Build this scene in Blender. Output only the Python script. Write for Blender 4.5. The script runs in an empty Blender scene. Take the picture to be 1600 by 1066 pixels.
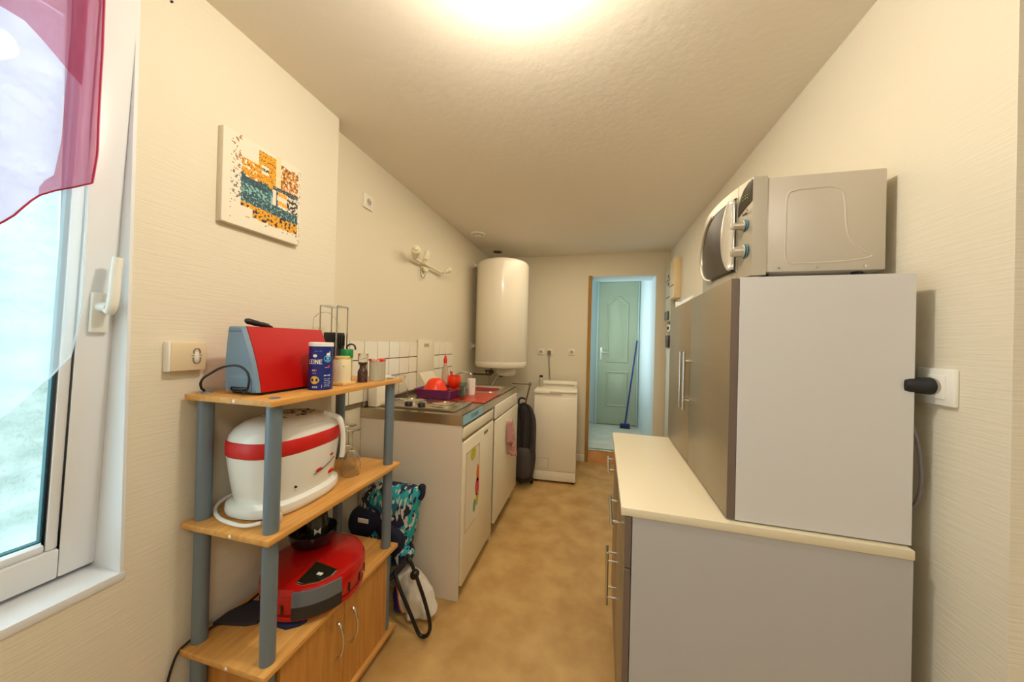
import bpy, bmesh, math, random
from mathutils import Vector, Matrix
from math import pi, sin, cos, radians as RAD
random.seed(7)
S = bpy.context.scene
COL = S.collection

# ---------------------------------------------------------------- camera
CZ = 1.31
Rm = ((0.97024469, -0.02351169, -0.24098226), (0.24080454, -0.01016054, 0.97052045), (0.02526709, 0.99967193, 0.00419649))
cam_d = bpy.data.cameras.new('camera'); cam = bpy.data.objects.new('camera', cam_d); COL.objects.link(cam)
cam_d.sensor_width = 36.0; cam_d.lens = 512.9 / 1600 * 36; cam_d.clip_start = 0.02; cam_d.clip_end = 60
cam.matrix_world = Matrix(((Rm[0][0], Rm[0][1], -Rm[0][2], 0), (Rm[1][0], Rm[1][1], -Rm[1][2], 0), (Rm[2][0], Rm[2][1], -Rm[2][2], CZ), (0, 0, 0, 1)))
S.camera = cam
# ---------------------------------------------------------------- world, lights, exposure
def lin(c):
    return tuple(((v / 255) / 12.92 if v / 255 <= .04045 else ((v / 255 + .055) / 1.055) ** 2.4) for v in c)
w = bpy.data.worlds.new('overcast_sky'); S.world = w; w.use_nodes = True
w.node_tree.nodes['Background'].inputs[0].default_value = (.74, .90, 1.0, 1)
w.node_tree.nodes['Background'].inputs[1].default_value = 4.0
S.view_settings.view_transform = 'Standard'; S.view_settings.look = 'None'
S.view_settings.gamma = 1; S.view_settings.use_curve_mapping = False
S.view_settings.exposure = -0.10
LAMP_POWER = 24.0; LAMP_COL = (1.0, .905, .755)
def area_light(name, loc, rot, sx, sy, power, col):
    l = bpy.data.lights.new(name, 'AREA'); l.shape = 'RECTANGLE'; l.size = sx; l.size_y = sy; l.energy = power; l.color = col
    o = bpy.data.objects.new(name, l); o.location = loc; o.rotation_euler = rot; COL.objects.link(o); return o
area_light('daylight_at_kitchen_window', (-1.75, .0, 1.5), (0, -pi / 2, 0), 1.5, 1.3, 16, (.70, .88, 1.0))
area_light('daylight_in_hallway', (-.62, 4.45, 1.5), (0, -pi / 2, 0), 1.2, .55, 8, (.80, .93, 1.0))
area_light('kitchen_fill_light', (-.22, 2.35, 2.31), (0, 0, 0), .7, 1.5, 15, (1.0, .85, .64))  # added soft fill that brightens the far end; no fixture hangs here
area_light('near_room_fill_light', (.6, -.8, 2.31), (0, 0, 0), .6, .6, 16, (1.0, .97, .91))  # unseen fill added behind the camera, with no fixture of its own

# ---------------------------------------------------------------- materials
MATS = {}
def mat(name, rgb, rough=.5, metal=0, spec=.5, trans=0, ior=1.45, alpha=1, emit=None, coat=0, bump=None, noise=None, sheen=0):
    if name in MATS: return MATS[name]
    m = bpy.data.materials.new(name); m.use_nodes = True; nt = m.node_tree; b = nt.nodes['Principled BSDF']
    c = lin(rgb); b.inputs['Base Color'].default_value = (*c, 1)
    b.inputs['Roughness'].default_value = rough; b.inputs['Metallic'].default_value = metal
    b.inputs['Specular IOR Level'].default_value = spec; b.inputs['Transmission Weight'].default_value = trans
    b.inputs['IOR'].default_value = ior; b.inputs['Alpha'].default_value = alpha; b.inputs['Coat Weight'].default_value = coat
    if emit: b.inputs['Emission Color'].default_value = (*emit[0], 1); b.inputs['Emission Strength'].default_value = emit[1]
    tc = nt.nodes.new('ShaderNodeTexCoord')
    if noise:      # (scale, amount, second colour, stretch)
        sc, lo, hi, rgb2, st = noise
        mp = nt.nodes.new('ShaderNodeMapping'); mp.inputs['Scale'].default_value = st; nt.links.new(tc.outputs['Object'], mp.inputs[0])
        n = nt.nodes.new('ShaderNodeTexNoise'); n.inputs['Scale'].default_value = sc; n.inputs['Detail'].default_value = 5
        nt.links.new(mp.outputs[0], n.inputs['Vector'])
        r = nt.nodes.new('ShaderNodeValToRGB'); r.color_ramp.elements[0].position = lo; r.color_ramp.elements[1].position = hi
        r.color_ramp.elements[0].color = (*c, 1); r.color_ramp.elements[1].color = (*lin(rgb2), 1)
        nt.links.new(n.outputs['Fac'], r.inputs[0]); nt.links.new(r.outputs[0], b.inputs['Base Color'])
    if bump:       # (scale, strength, distance, stretch)
        sc, stg, di, st = bump
        mp = nt.nodes.new('ShaderNodeMapping'); mp.inputs['Scale'].default_value = st; nt.links.new(tc.outputs['Object'], mp.inputs[0])
        n = nt.nodes.new('ShaderNodeTexNoise'); n.inputs['Scale'].default_value = sc; n.inputs['Detail'].default_value = 3
        nt.links.new(mp.outputs[0], n.inputs['Vector'])
        bp = nt.nodes.new('ShaderNodeBump'); bp.inputs['Strength'].default_value = stg; bp.inputs['Distance'].default_value = di
        nt.links.new(n.outputs['Fac'], bp.inputs['Height']); nt.links.new(bp.outputs[0], b.inputs['Normal'])
    MATS[name] = m; return m

WALL = mat('cream_ribbed_wallpaper', (229, 221, 200), .75, spec=.2, bump=(34, .32, .003, (.3, .3, 6)))
WALLF = mat('cream_plaster', (224, 214, 190), .7, spec=.2, bump=(60, .12, .002, (1, 1, 1)))
CEIL = mat('textured_ceiling_paint', (236, 228, 212), .8, spec=.2, bump=(34, .28, .004, (1, 1, 1)))
FLOOR = mat('mottled_tan_vinyl', (178, 138, 80), .38, spec=.4, noise=(7, .3, .72, (206, 170, 110), (1, 1, 1)), bump=(90, .05, .001, (1, 1, 1)))
HALLW = mat('pale_cyan_paint', (212, 226, 226), .6, spec=.3)
HALLF = mat('pale_hall_screed', (206, 206, 192), .5, noise=(7, .3, .7, (228, 226, 212), (1, 1, 1)))
DOORG = mat('sage_door_paint', (172, 184, 160), .45)
DOORF = mat('pale_frame_paint', (190, 214, 210), .45)
WOODRAW = mat('raw_ochre_wood', (176, 134, 66), .7, noise=(6, .3, .7, (150, 108, 50), (4, 4, .5)))
STEPM = mat('terracotta_step', (222, 168, 112), .6, noise=(9, .35, .7, (204, 146, 92), (1, 1, 1)))
BEECH = mat('beech_board', (224, 168, 92), .42, noise=(7, .3, .72, (200, 140, 66), (9, .8, 9)))
BEECHV = mat('beech_door', (206, 148, 74), .42, noise=(7, .3, .72, (184, 124, 56), (9, 9, .7)))
POST = mat('blue_grey_lacquer', (116, 132, 144), .4, metal=.25)
WHITEP = mat('white_plastic', (240, 238, 228), .35)
PVC = mat('white_pvc', (232, 234, 236), .35)
ENAM = mat('white_enamel', (236, 228, 208), .22, coat=.3)
MELA = mat('white_melamine', (232, 224, 206), .45)
GREYM = mat('light_grey_melamine', (182, 180, 178), .5)
TAUPE = mat('metallic_taupe_laminate', (152, 138, 112), .35, metal=.35, noise=(2, .2, .9, (146, 132, 106), (1, 1, 20)))
TAUPEE = mat('taupe_edge', (112, 96, 86), .5)
CREAMT = mat('cream_worktop', (226, 214, 184), .4)
STEEL = mat('brushed_steel', (190, 180, 160), .28, metal=1)
CHROME = mat('chrome', (215, 215, 212), .14, metal=1)
SILV = mat('silver_plastic', (186, 178, 160), .34, metal=.55)
SILVS = mat('silver_sheet', (198, 190, 176), .42, metal=.3)
DGLASS = mat('dark_oven_glass', (58, 50, 40), .35, spec=.3)
BLACK = mat('black_plastic', (24, 24, 26), .35)
BLKR = mat('black_rubber', (30, 30, 32), .6)
RED = mat('red_lacquer', (176, 10, 4), .42, spec=.3)
REDB = mat('red_band', (206, 34, 30), .4)
REDD = mat('dark_red_lacquer', (178, 14, 12), .25, coat=.3)
BLUEG = mat('blue_grey_plastic', (118, 142, 160), .4)
GLASS = mat('clear_glass', (250, 250, 248), .03, trans=1, ior=1.3)
WHITEG = mat('white_gloss_plastic', (238, 238, 230), .22, coat=.2)
NAVY = mat('navy_fabric', (24, 34, 70), .85)
DGREY = mat('dark_grey_felt', (54, 52, 56), .9)
ORANGE = mat('orange_plastic', (236, 58, 16), .3)
PURPLE = mat('purple_plastic', (112, 40, 92), .35)
GROUT = mat('dark_grout', (120, 104, 80), .8)
TILE = mat('white_tile', (238, 230, 208), .15, coat=.3)
CARD = mat('off_white_print', (226, 220, 204), .6)

def sheer(name, rgb, alpha):
    m = bpy.data.materials.new(name); m.use_nodes = True; nt = m.node_tree; nt.nodes.clear()
    o = nt.nodes.new('ShaderNodeOutputMaterial'); mx = nt.nodes.new('ShaderNodeMixShader'); ad = nt.nodes.new('ShaderNodeMixShader')
    t = nt.nodes.new('ShaderNodeBsdfTransparent'); d = nt.nodes.new('ShaderNodeBsdfDiffuse'); tr = nt.nodes.new('ShaderNodeBsdfTranslucent')
    c = (*lin(rgb), 1); d.inputs[0].default_value = c; tr.inputs[0].default_value = c
    t.inputs[0].default_value = tuple(1 - (1 - v) * .35 for v in c[:3]) + (1,)
    ad.inputs[0].default_value = .6; nt.links.new(d.outputs[0], ad.inputs[1]); nt.links.new(tr.outputs[0], ad.inputs[2])
    mx.inputs[0].default_value = alpha; nt.links.new(t.outputs[0], mx.inputs[1]); nt.links.new(ad.outputs[0], mx.inputs[2])
    nt.links.new(mx.outputs[0], o.inputs[0]); return m
SHEERW = sheer('white_voile', (240, 246, 250), .42)
SHEERR = sheer('rose_voile', (222, 184, 214), .36); SHEERD = sheer('rose_voile_gathered', (196, 66, 100), .42)
HEM = mat('crimson_hem', (168, 30, 62), .8)
def pane_glass():
    m = bpy.data.materials.new('window_pane_glass'); m.use_nodes = True; nt = m.node_tree; nt.nodes.clear()
    o = nt.nodes.new('ShaderNodeOutputMaterial'); mx = nt.nodes.new('ShaderNodeMixShader')
    t = nt.nodes.new('ShaderNodeBsdfTransparent'); g = nt.nodes.new('ShaderNodeBsdfGlossy'); g.inputs['Roughness'].default_value = .02
    t.inputs[0].default_value = (.9, .97, .97, 1); mx.inputs[0].default_value = .07
    nt.links.new(t.outputs[0], mx.inputs[1]); nt.links.new(g.outputs[0], mx.inputs[2]); nt.links.new(mx.outputs[0], o.inputs[0]); return m
PANE = pane_glass()

# ---------------------------------------------------------------- mesh helpers
class MB:
    def __init__(s): s.bm = bmesh.new()
    def box(s, x0, x1, y0, y1, z0, z1, bev=0, seg=2, rz=0, M=None):
        r = bmesh.ops.create_cube(s.bm, size=1)['verts']
        c = Vector(((x0 + x1) / 2, (y0 + y1) / 2, (z0 + z1) / 2))
        for v in r: v.co = Vector((v.co.x * (x1 - x0), v.co.y * (y1 - y0), v.co.z * (z1 - z0)))
        if bev:
            es = list({e for v in r for e in v.link_edges})
            o = bmesh.ops.bevel(s.bm, geom=es, offset=bev, segments=seg, profile=.5, affect='EDGES')
            r = list({v for f in o['faces'] for v in f.verts} | {v for v in r if v.is_valid})
        if rz:
            R_ = Matrix.Rotation(rz, 3, 'Z')
            for v in r: v.co = R_ @ v.co
        if M is not None:
            for v in r: v.co = M @ v.co
        for v in r: v.co += c
        return s
    def tube(s, pts, r, n=10, closed=False, cap=True):
        pts = [Vector(p) for p in pts]; rs = r if isinstance(r, (list, tuple)) else [r] * len(pts)
        rings = []; N = len(pts); up = None
        for i, p in enumerate(pts):
            a = pts[(i - 1) % N] if (closed or i) else pts[0]; b = pts[(i + 1) % N] if (closed or i < N - 1) else pts[-1]
            t = (b - a).normalized()
            if up is None: up = Vector((0, 0, 1)) if abs(t.z) < .9 else Vector((1, 0, 0))
            u = up - t * up.dot(t)
            if u.length < 1e-6: u = Vector((1, 0, 0)) - t * t.x
            u.normalize(); up = u; v = t.cross(u)
            rings.append([s.bm.verts.new(p + (u * cos(2 * pi * k / n) + v * sin(2 * pi * k / n)) * rs[i]) for k in range(n)])
        for i in range(N if closed else N - 1):
            A, B = rings[i], rings[(i + 1) % N]
            for k in range(n): s.bm.faces.new((A[k], A[(k + 1) % n], B[(k + 1) % n], B[k]))
        if cap and not closed:
            s.bm.faces.new(list(reversed(rings[0]))); s.bm.faces.new(rings[-1])
        return s
    def cyl(s, a, b, r, n=20, r2=None): return s.tube([a, b], [r, r if r2 is None else r2], n)
    def lathe(s, prof, c=(0, 0, 0), n=32, sx=1, sy=1, ex=2.0, axis='z', rz=0):
        rings = []; c = Vector(c)
        for (r, z) in prof:
            ring = []
            for k in range(n):
                a = 2 * pi * k / n; ca, sa = cos(a), sin(a)
                px = math.copysign(abs(ca) ** (2 / ex), ca) * r * sx; py = math.copysign(abs(sa) ** (2 / ex), sa) * r * sy
                if rz: px, py = px * cos(rz) - py * sin(rz), px * sin(rz) + py * cos(rz)
                co = Vector((px, py, z)) if axis == 'z' else (Vector((z, px, py)) if axis == 'x' else Vector((px, z, py)))
                ring.append(s.bm.verts.new(c + co))
            rings.append(ring)
        for A, B in zip(rings, rings[1:]):
            for k in range(n): s.bm.faces.new((A[k], A[(k + 1) % n], B[(k + 1) % n], B[k]))
        if prof[0][0] > 1e-5: s.bm.faces.new(list(reversed(rings[0])))
        if prof[-1][0] > 1e-5: s.bm.faces.new(rings[-1])
        return s
    def prism(s, poly, a0, a1, axis='z'):
        def P(p, a):
            return {'z': (p[0], p[1], a), 'x': (a, p[0], p[1]), 'y': (p[0], a, p[1])}[axis]
        A = [s.bm.verts.new(P(p, a0)) for p in poly]; B = [s.bm.verts.new(P(p, a1)) for p in poly]
        n = len(poly)
        s.bm.faces.new(A); s.bm.faces.new(list(reversed(B)))
        for k in range(n): s.bm.faces.new((A[k], B[k], B[(k + 1) % n], A[(k + 1) % n]))
        return s
    def loft(s, rings, closed=True, cap=True):
        R_ = [[s.bm.verts.new(Vector(p)) for p in r] for r in rings]
        for A, B in zip(R_, R_[1:]):
            n = len(A)
            for k in range(n if closed else n - 1): s.bm.faces.new((A[k], A[(k + 1) % n], B[(k + 1) % n], B[k]))
        if cap and closed:
            s.bm.faces.new(list(reversed(R_[0]))); s.bm.faces.new(R_[-1])
        return s
    def grid(s, f, nu, nv, th=0):
        V = [[s.bm.verts.new(Vector(f(i / nu, j / nv))) for j in range(nv + 1)] for i in range(nu + 1)]
        for i in range(nu):
            for j in range(nv): s.bm.faces.new((V[i][j], V[i + 1][j], V[i + 1][j + 1], V[i][j + 1]))
        return s
    def build(s, name, m, parent=None, world=True, smooth=True, solid=0, sub=0):
        bm = s.bm
        bmesh.ops.remove_doubles(bm, verts=bm.verts, dist=1e-6)
        bmesh.ops.recalc_face_normals(bm, faces=bm.faces)
        if parent is not None and world:
            bm.transform(WM(parent).inverted())
        me = bpy.data.meshes.new(name); bm.to_mesh(me); bm.free()
        if smooth:
            for p in me.polygons: p.use_smooth = True
            me.set_sharp_from_angle(angle=RAD(38))
        me.materials.append(m)
        o = bpy.data.objects.new(name, me); COL.objects.link(o)
        if parent is not None: o.parent = parent
        if solid:
            md = o.modifiers.new('thickness', 'SOLIDIFY'); md.thickness = solid; md.offset = 0
        if sub:
            md = o.modifiers.new('smooth', 'SUBSURF'); md.levels = sub; md.render_levels = sub
        return o
def WM(o):
    M = Matrix.LocRotScale(o.location, o.rotation_euler, None)
    return (WM(o.parent) @ M) if o.parent else M
def tag(o, label, cat, group=None, kind=None):
    if label: o['label'] = label
    if cat: o['category'] = cat
    if group: o['group'] = group
    if kind: o['kind'] = kind
    return o
def thing(name, label, cat, loc=(0, 0, 0), rz=0, group=None):
    o = bpy.data.objects.new(name, None); COL.objects.link(o); o.location = loc; o.rotation_euler = (0, 0, rz); o.empty_display_size = .05
    return tag(o, label, cat, group)
def struct(o): o['kind'] = 'structure'; return o
def dup(root, loc, label=None, rz=None):
    def cp(o, par):
        c = o.copy(); COL.objects.link(c)
        if par: c.parent = par
        for ch in [x for x in S.objects if x.parent == o]: cp(ch, c)
        return c
    r = cp(root, None); r.location = loc
    if rz is not None: r.rotation_euler = (0, 0, rz)
    if label: r['label'] = label
    return r
def text(s, size, M, m, parent, name='lettering', depth=.0004):
    cu = bpy.data.curves.new('t', 'FONT'); cu.body = s; cu.size = size; cu.extrude = depth; cu.align_x = 'CENTER'; cu.align_y = 'CENTER'
    t = bpy.data.objects.new('t', cu); COL.objects.link(t)
    dg = bpy.context.evaluated_depsgraph_get(); me = bpy.data.meshes.new_from_object(t.evaluated_get(dg))
    bpy.data.objects.remove(t); me.materials.clear(); me.materials.append(m); me.transform((WM(parent).inverted() @ M))
    o = bpy.data.objects.new(name, me); COL.objects.link(o); o.parent = parent; return o
def arc(c, r, a0, a1, n=12):
    return [(c[0] + r * cos(a0 + (a1 - a0) * i / n), c[1] + r * sin(a0 + (a1 - a0) * i / n)) for i in range(n + 1)]
def spline(pts, k=6):
    P_ = [Vector(p) for p in pts]; out = []
    for i in range(len(P_) - 1):
        p0, p1, p2, p3 = P_[max(i - 1, 0)], P_[i], P_[i + 1], P_[min(i + 2, len(P_) - 1)]
        for j in range(k):
            t = j / k
            out.append(.5 * ((2 * p1) + (p2 - p0) * t + (2 * p0 - 5 * p1 + 4 * p2 - p3) * t * t + (3 * p1 - p0 - 3 * p2 + p3) * t ** 3))
    out.append(P_[-1]); return out
def rrect(x0, x1, y0, y1, r, n=6):
    o = []
    for cx, cy, a in ((x1 - r, y0 + r, -pi / 2), (x1 - r, y1 - r, 0), (x0 + r, y1 - r, pi / 2), (x0 + r, y0 + r, pi)):
        o += arc((cx, cy), r, a, a + pi / 2, n)
    return o

# ---------------------------------------------------------------- room shell
XL, XF, XR, YB, ZC, YS, YE = -1.155, -1.225, .765, 3.77, 2.315, 1.26, .825
XR2, YN = 1.75, -1.7
struct(MB().box(XL - .5, XR2 + .15, YN - .1, YB + .02, -.1, 0).build('floor', FLOOR))
struct(MB().box(XL - .5, XR2 + .15, YN - .1, YB + .3, ZC, ZC + .1).build('ceiling', CEIL))
# left wall with window opening y -.62..0.579  z .70..2.2
WY0, WY1, WZ0, WZ1 = -.62, .579, .70, 2.24
m_ = MB(); m_.box(XL - .3, XL, YN, WY0, 0, ZC); m_.box(XL - .3, XL, WY1, YS, 0, ZC)
m_.box(XL - .3, XL, WY0, WY1, 0, WZ0 - .022); m_.box(XL - .3, XL, WY0, WY1, WZ1, ZC)
struct(m_.build('wall_left', WALL, smooth=False))
struct(MB().box(XF - .23, XF, YS, YB + .02, 0, ZC).build('wall_left_far', WALLF, smooth=False))
m_ = MB(); m_.box(XR, XR + .12, YE, YB + .02, 0, ZC); struct(m_.build('wall_right', WALL, smooth=False))
struct(MB().box(XR + .12, XR2 + .15, YE, YE + .12, 0, ZC).build('wall_right_return', WALL, smooth=False))
struct(MB().box(XR2, XR2 + .15, YN, YE, 0, ZC).build('wall_right_near', WALL, smooth=False))
struct(MB().box(XL - .3, XR2 + .15, YN - .1, YN, 0, ZC).build('wall_behind', WALL, smooth=False))
# back wall with doorway x -.034..0.638, z .145..2.07
DX0, DX1, DZ = -.034, .638, 2.07
m_ = MB(); m_.box(XF - .23, DX0, YB, YB + .3, 0, ZC); m_.box(DX1, XR + .12, YB, YB + .3, 0, ZC); m_.box(DX0, DX1, YB, YB + .3, DZ, ZC)
struct(m_.build('wall_back', WALLF, smooth=False))
# reveals of the doorway painted pale cyan
m_ = MB(); m_.box(DX1 - .004, DX1, YB + .002, YB + .3, .145, DZ); m_.box(DX0 + .01, DX1 - .004, YB + .002, YB + .3, DZ - .004, DZ)
m_.box(DX0, DX0 + .004, YB + .02, YB + .3, .145, DZ)
struct(m_.build('trim_1', HALLW, smooth=False))
struct(MB().box(DX0 - .035, DX0 + .003, YB - .012, YB + .016, .0, DZ + .005, .003).build('trim_2', WOODRAW, smooth=False))
struct(MB().box(DX0, DX1, YB - .004, YB + .3, 0, .135).build('trim_3', STEPM, smooth=False))
struct(MB().box(DX0, DX1, YB - .012, YB + .05, .135, .147, .003).build('trim_4', CHROME, smooth=False))
struct(MB().box(-.13, DX0 - .036, YB - .022, YB, 0, .075, .004).box(-.53, -.13, YB - .022, YB, 0, .075, .004).build('baseboard_back', MELA))
# hallway
struct(MB().box(-1.2, DX1 + .3, YB + .05, 5.2, .045, .145).build('floor_hallway', HALLF))
struct(MB().box(-1.2, DX1 + .3, YB + .3, 5.2, 2.5, 2.6).build('ceiling_hallway', HALLW))
struct(MB().box(DX1, DX1 + .1, YB + .3, 5.2, .145, 2.5).build('wall_hallway_right', HALLW, smooth=False))
m_ = MB(); m_.box(-.14, -.04, YB + .3, 4.16, .145, 2.5); m_.box(-.14, -.04, 4.76, 5.02, .145, 2.5); m_.box(-.14, -.04, 4.16, 4.76, .145, .9); m_.box(-.14, -.04, 4.16, 4.76, 2.15, 2.5)
struct(m_.build('wall_hallway_left', HALLW, smooth=False))
m_ = MB(); m_.box(-.14, .045, 5.02, 5.2, .145, 2.5); m_.box(.622, DX1, 5.02, 5.2, .145, 2.5); m_.box(.045, .622, 5.042, 5.2, .145, 2.5); m_.box(.0, .64, 5.035, 5.045, .1, 2.5)
struct(m_.build('wall_hallway_back', HALLW, smooth=False))
# panelled door
dr = thing('door_1', 'sage green panelled door shut at the end of the hallway', 'door', (.065, 5.0, .15)); struct(dr)
def arch(x0, x1, z0, z1, h, n=14):
    p = [(x0, z0), (x1, z0), (x1, z1)]
    for i in range(1, n): t = i / n; p.append((x1 + (x0 - x1) * t, z1 + h * (.5 - .5 * cos(2 * pi * t))))
    p.append((x0, z1)); return p
m_ = MB(); m_.box(.07, .605, 5.0, 5.04, .16, 2.225); o = m_.build('door_leaf', DOORG, dr, smooth=False)
m_ = MB()
def ringpoly(mb, outer, inner, ya, yb, yc):
    n = len(outer)
    A = [mb.bm.verts.new((p[0], ya, p[1])) for p in outer]; B = [mb.bm.verts.new((p[0], yb, p[1])) for p in inner]
    for k in range(n): mb.bm.faces.new((A[k], A[(k + 1) % n], B[(k + 1) % n], B[k]))
def scalep(p, x0, x1, z0, z1, d):
    cx, cz = (x0 + x1) / 2, (z0 + z1) / 2; fx = 1 - 2 * d / (x1 - x0); fz = 1 - 2 * d / (z1 - z0)
    return [(cx + (a - cx) * fx, cz + (b - cz) * fz) for a, b in p]
for (z0, z1, h) in ((.41, .93, 0), (1.05, 1.93, .1)):
    base = arch(.185, .49, z0, z1, h)
    for d, ya, yb in ((0, 5.0, 4.988), (.012, 4.988, 4.988), (.02, 4.988, 4.999), (.04, 4.999, 4.999), (.055, 4.999, 4.99)):
        d2 = {0: .012, .012: .02, .02: .03, .04: .055, .055: .075}[d]
        ringpoly(m_, scalep(base, .185, .49, z0, z1, d), scalep(base, .185, .49, z0, z1, d2), ya, yb, 0)
    inn = scalep(base, .185, .49, z0, z1, .075)
    m_.bm.faces.new([m_.bm.verts.new((p[0], 4.99, p[1])) for p in inn])
m_.build('door_moulding', DOORG, dr)
m_ = MB(); m_.box(.098, .13, 4.993, 5.0, 1.08, 1.27, .004); m_.cyl((.112, 4.993, 1.2), (.112, 4.955, 1.2), .009); m_.tube([(.112, 4.957, 1.2), (.15, 4.95, 1.2), (.215, 4.953, 1.197)], [.009, .009, .007]); m_.cyl((.114, 4.994, 1.12), (.114, 4.988, 1.12), .008)
hd = m_.build('door_handle', mat('satin_nickel', (220, 224, 228), .3, metal=.6), dr)
m_ = MB(); m_.box(.04, .067, 4.99, 5.03, .15, 2.255, .003); m_.box(.608, .63, 4.99, 5.03, .15, 2.255, .003); m_.box(.04, .63, 4.99, 5.03, 2.228, 2.262, .003)
m_.build('door_frame', DOORF, dr)
# floor skirting dirt line on door bottom kept simple

# ---------------------------------------------------------------- window (tilted sash)
win = thing('window_1', 'white tilted window above the sill at the left wall', 'window', (-1.25, 0, .71)); struct(win)
TL = math.atan(.0725)
TM = Matrix.Translation((-1.25, 0, .71)) @ Matrix.Rotation(TL, 4, 'Y')   # local x = towards room, z up the sash
def tbox(mb, x0, x1, y0, y1, z0, z1, bev=0):
    n0 = set(mb.bm.verts); mb.box(x0, x1, y0, y1, z0, z1, bev)
    for v in set(mb.bm.verts) - n0: v.co = TM @ v.co
    return mb
SH = 1.46; SY0, SY1 = -.6, .576
m_ = MB()
for (a, b, c, d) in ((SY1 - .062, SY1, 0, SH), (SY0, SY0 + .062, 0, SH), (SY0 + .062, SY1 - .062, 0, .072), (SY0 + .062, SY1 - .062, SH - .07, SH)):
    tbox(m_, -.06, 0, a, b, c, d, .004)
m_.build('window_sash', PVC, win)
m_ = MB()
for (a, b, c, d) in ((SY1 - .082, SY1 - .062, .072, SH - .07), (SY0 + .062, SY0 + .08, .072, SH - .07), (SY0 + .08, SY1 - .082, .072, .092), (SY0 + .08, SY1 - .082, SH - .09, SH - .07)):
    tbox(m_, -.03, -.006, a, b, c, d, .006)
m_.build('glazing_bead', PVC, win)
m_ = MB()
for (a, b, c, d) in ((SY1 - .083, SY1 - .078, .09, SH - .09), (SY0 + .078, SY0 + .083, .09, SH - .09), (SY0 + .083, SY1 - .083, .09, .094)): tbox(m_, -.04, -.028, a, b, c, d)
m_.build('window_seal', mat('teal_grey_seal', (60, 110, 120), .6), win)
m_ = MB(); tbox(m_, -.036, -.034, SY0 + .08, SY1 - .08, .09, SH - .09); m_.build('window_pane', PANE, win)
m_ = MB(); xa = -1.335
for (a, b, c, d) in ((WY1 - .045, WY1, WZ0, WZ1), (WY0, WY0 + .05, WZ0, WZ1), (WY0 + .05, WY1 - .045, WZ0, WZ0 + .05), (WY0 + .05, WY1 - .045, WZ1 - .05, WZ1)):
    m_.box(xa, xa + .03, a, b, c, d, .003)
m_.build('window_frame', PVC, win)
m_ = MB(); n0 = set(m_.bm.verts)
m_.box(0, .012, .53, .562, .60, .70, .004); m_.cyl((.0, .546, .665), (.045, .546, .665), .012)
m_.tube(spline([(.04, .546, .655), (.05, .546, .668), (.052, .547, .70), (.046, .55, .75), (.044, .553, .79)], 4), .0105, 12)
for v in m_.bm.verts: v.co = TM @ v.co
m_.build('window_handle', WHITEG, win)
struct(MB().box(XL - .22, XL + .004, WY0, WY1 + .006, WZ0 - .022, WZ0, .003).build('trim_5', PVC))
m_ = MB(); m_.box(XL - .2, XL + .002, WY1 - .004, WY1 + .003, WZ0, WZ1); m_.box(XL - .2, XL + .002, WY0, WY1, WZ1 - .004, WZ1)
struct(m_.build('trim_6', PVC, smooth=False))
# exterior: rough rendered wall across the yard
struct(MB().box(-2.9, -2.8, -4, 3.2, -2.0, 3.0).build('exterior_wall', mat('rough_white_render', (222, 228, 226), .9, bump=(12, 1.0, .06, (1, 1, 1)), noise=(5, .35, .62, (190, 200, 196), (1, 1, 2))), smooth=False))
struct(MB().box(-2.8, XL - .5, -4, 3.2, -2.1, -2.0).build('exterior_ground', mat('grey_ground', (128, 132, 128), .9)))

# ---------------------------------------------------------------- curtains on the sash
def curtain(name, label, right, bottom, m, ztop, x_off, hem):
    # right: list (z, y) edge of cloth; bottom: list (y, z)
    root = thing(name, label, 'curtain', (-1.13, 0, ztop))
    def lerp(tab, v):
        tab = sorted(tab)
        if v <= tab[0][0]: return tab[0][1]
        for (a, b), (c, d) in zip(tab, tab[1:]):
            if v <= c: return b + (d - b) * (v - a) / (c - a)
        return tab[-1][1]
    def f(u, v):
        yb = -.55 + (right[1] + .55) * u
        zb = lerp(bottom, yb)
        z = zb + (ztop - zb) * v
        y = yb + (lerp(right[0], z) - right[1]) * max(0, (u - .75) / .25)
        x = -1.25 + (z - .71) * .0725 + x_off + .006 * sin(y * 70 + z * 3) * (1 - .3 * v) + .003 * sin(y * 31 - z * 9)
        return (x, y, z)
    m_ = MB(); m_.grid(f, 90, 30); m_.build('cloth', m, root)
    if name == 'valance_curtain':      # cloth doubled over along the free edge and the heading
        def g(u, v):
            p = f(.952 + .048 * u, v); return (p[0] + .006 + .003 * sin(u * 9), p[1], p[2])
        MB().grid(g, 24, 30).build('gathered_edge', SHEERD, root)
        def g2(u, v):
            p = f(u * .978, .9); zt_ = 1.93 - .8 * max(0, p[1] - .39) ; z = zt_ + (ztop - zt_) * v; y = p[1]
            return (-1.25 + (z - .71) * .0725 + x_off + .006 + .004 * sin(y * 50), y, z)
        MB().grid(g2, 50, 8).build('gathered_heading', SHEERD, root)
    pts = [f(1, 1 - i / 30) for i in range(31)] + [f(1 - i / 90, 0) for i in range(1, 91)]
    MB().tube(pts, .0017, 6).build('hem', hem, root)
    return root
curtain('sheer_curtain', 'white voile curtain hanging on the window sash below the rose valance',
        ([(1.24, .494), (1.29, .50), (1.37, .506), (1.49, .502), (1.64, .499), (2.15, .49)], .49),
        [(-.55, .95), (.2, .97), (.406, 1.124), (.436, 1.166), (.469, 1.205), (.49, 1.25)], SHEERW, 2.13, .026, SHEERW)
curtain('valance_curtain', 'rose pink sheer valance with crimson hem across the top of the window',
        ([(1.62, .476), (1.649, .500), (1.728, .507), (1.832, .506), (1.964, .505), (2.15, .497)], .497),
        [(-.55, 1.40), (.2, 1.44), (.39, 1.509), (.412, 1.536), (.426, 1.562), (.446, 1.594), (.476, 1.62), (.50, 1.66)], SHEERR, 2.13, .038, HEM)

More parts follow.
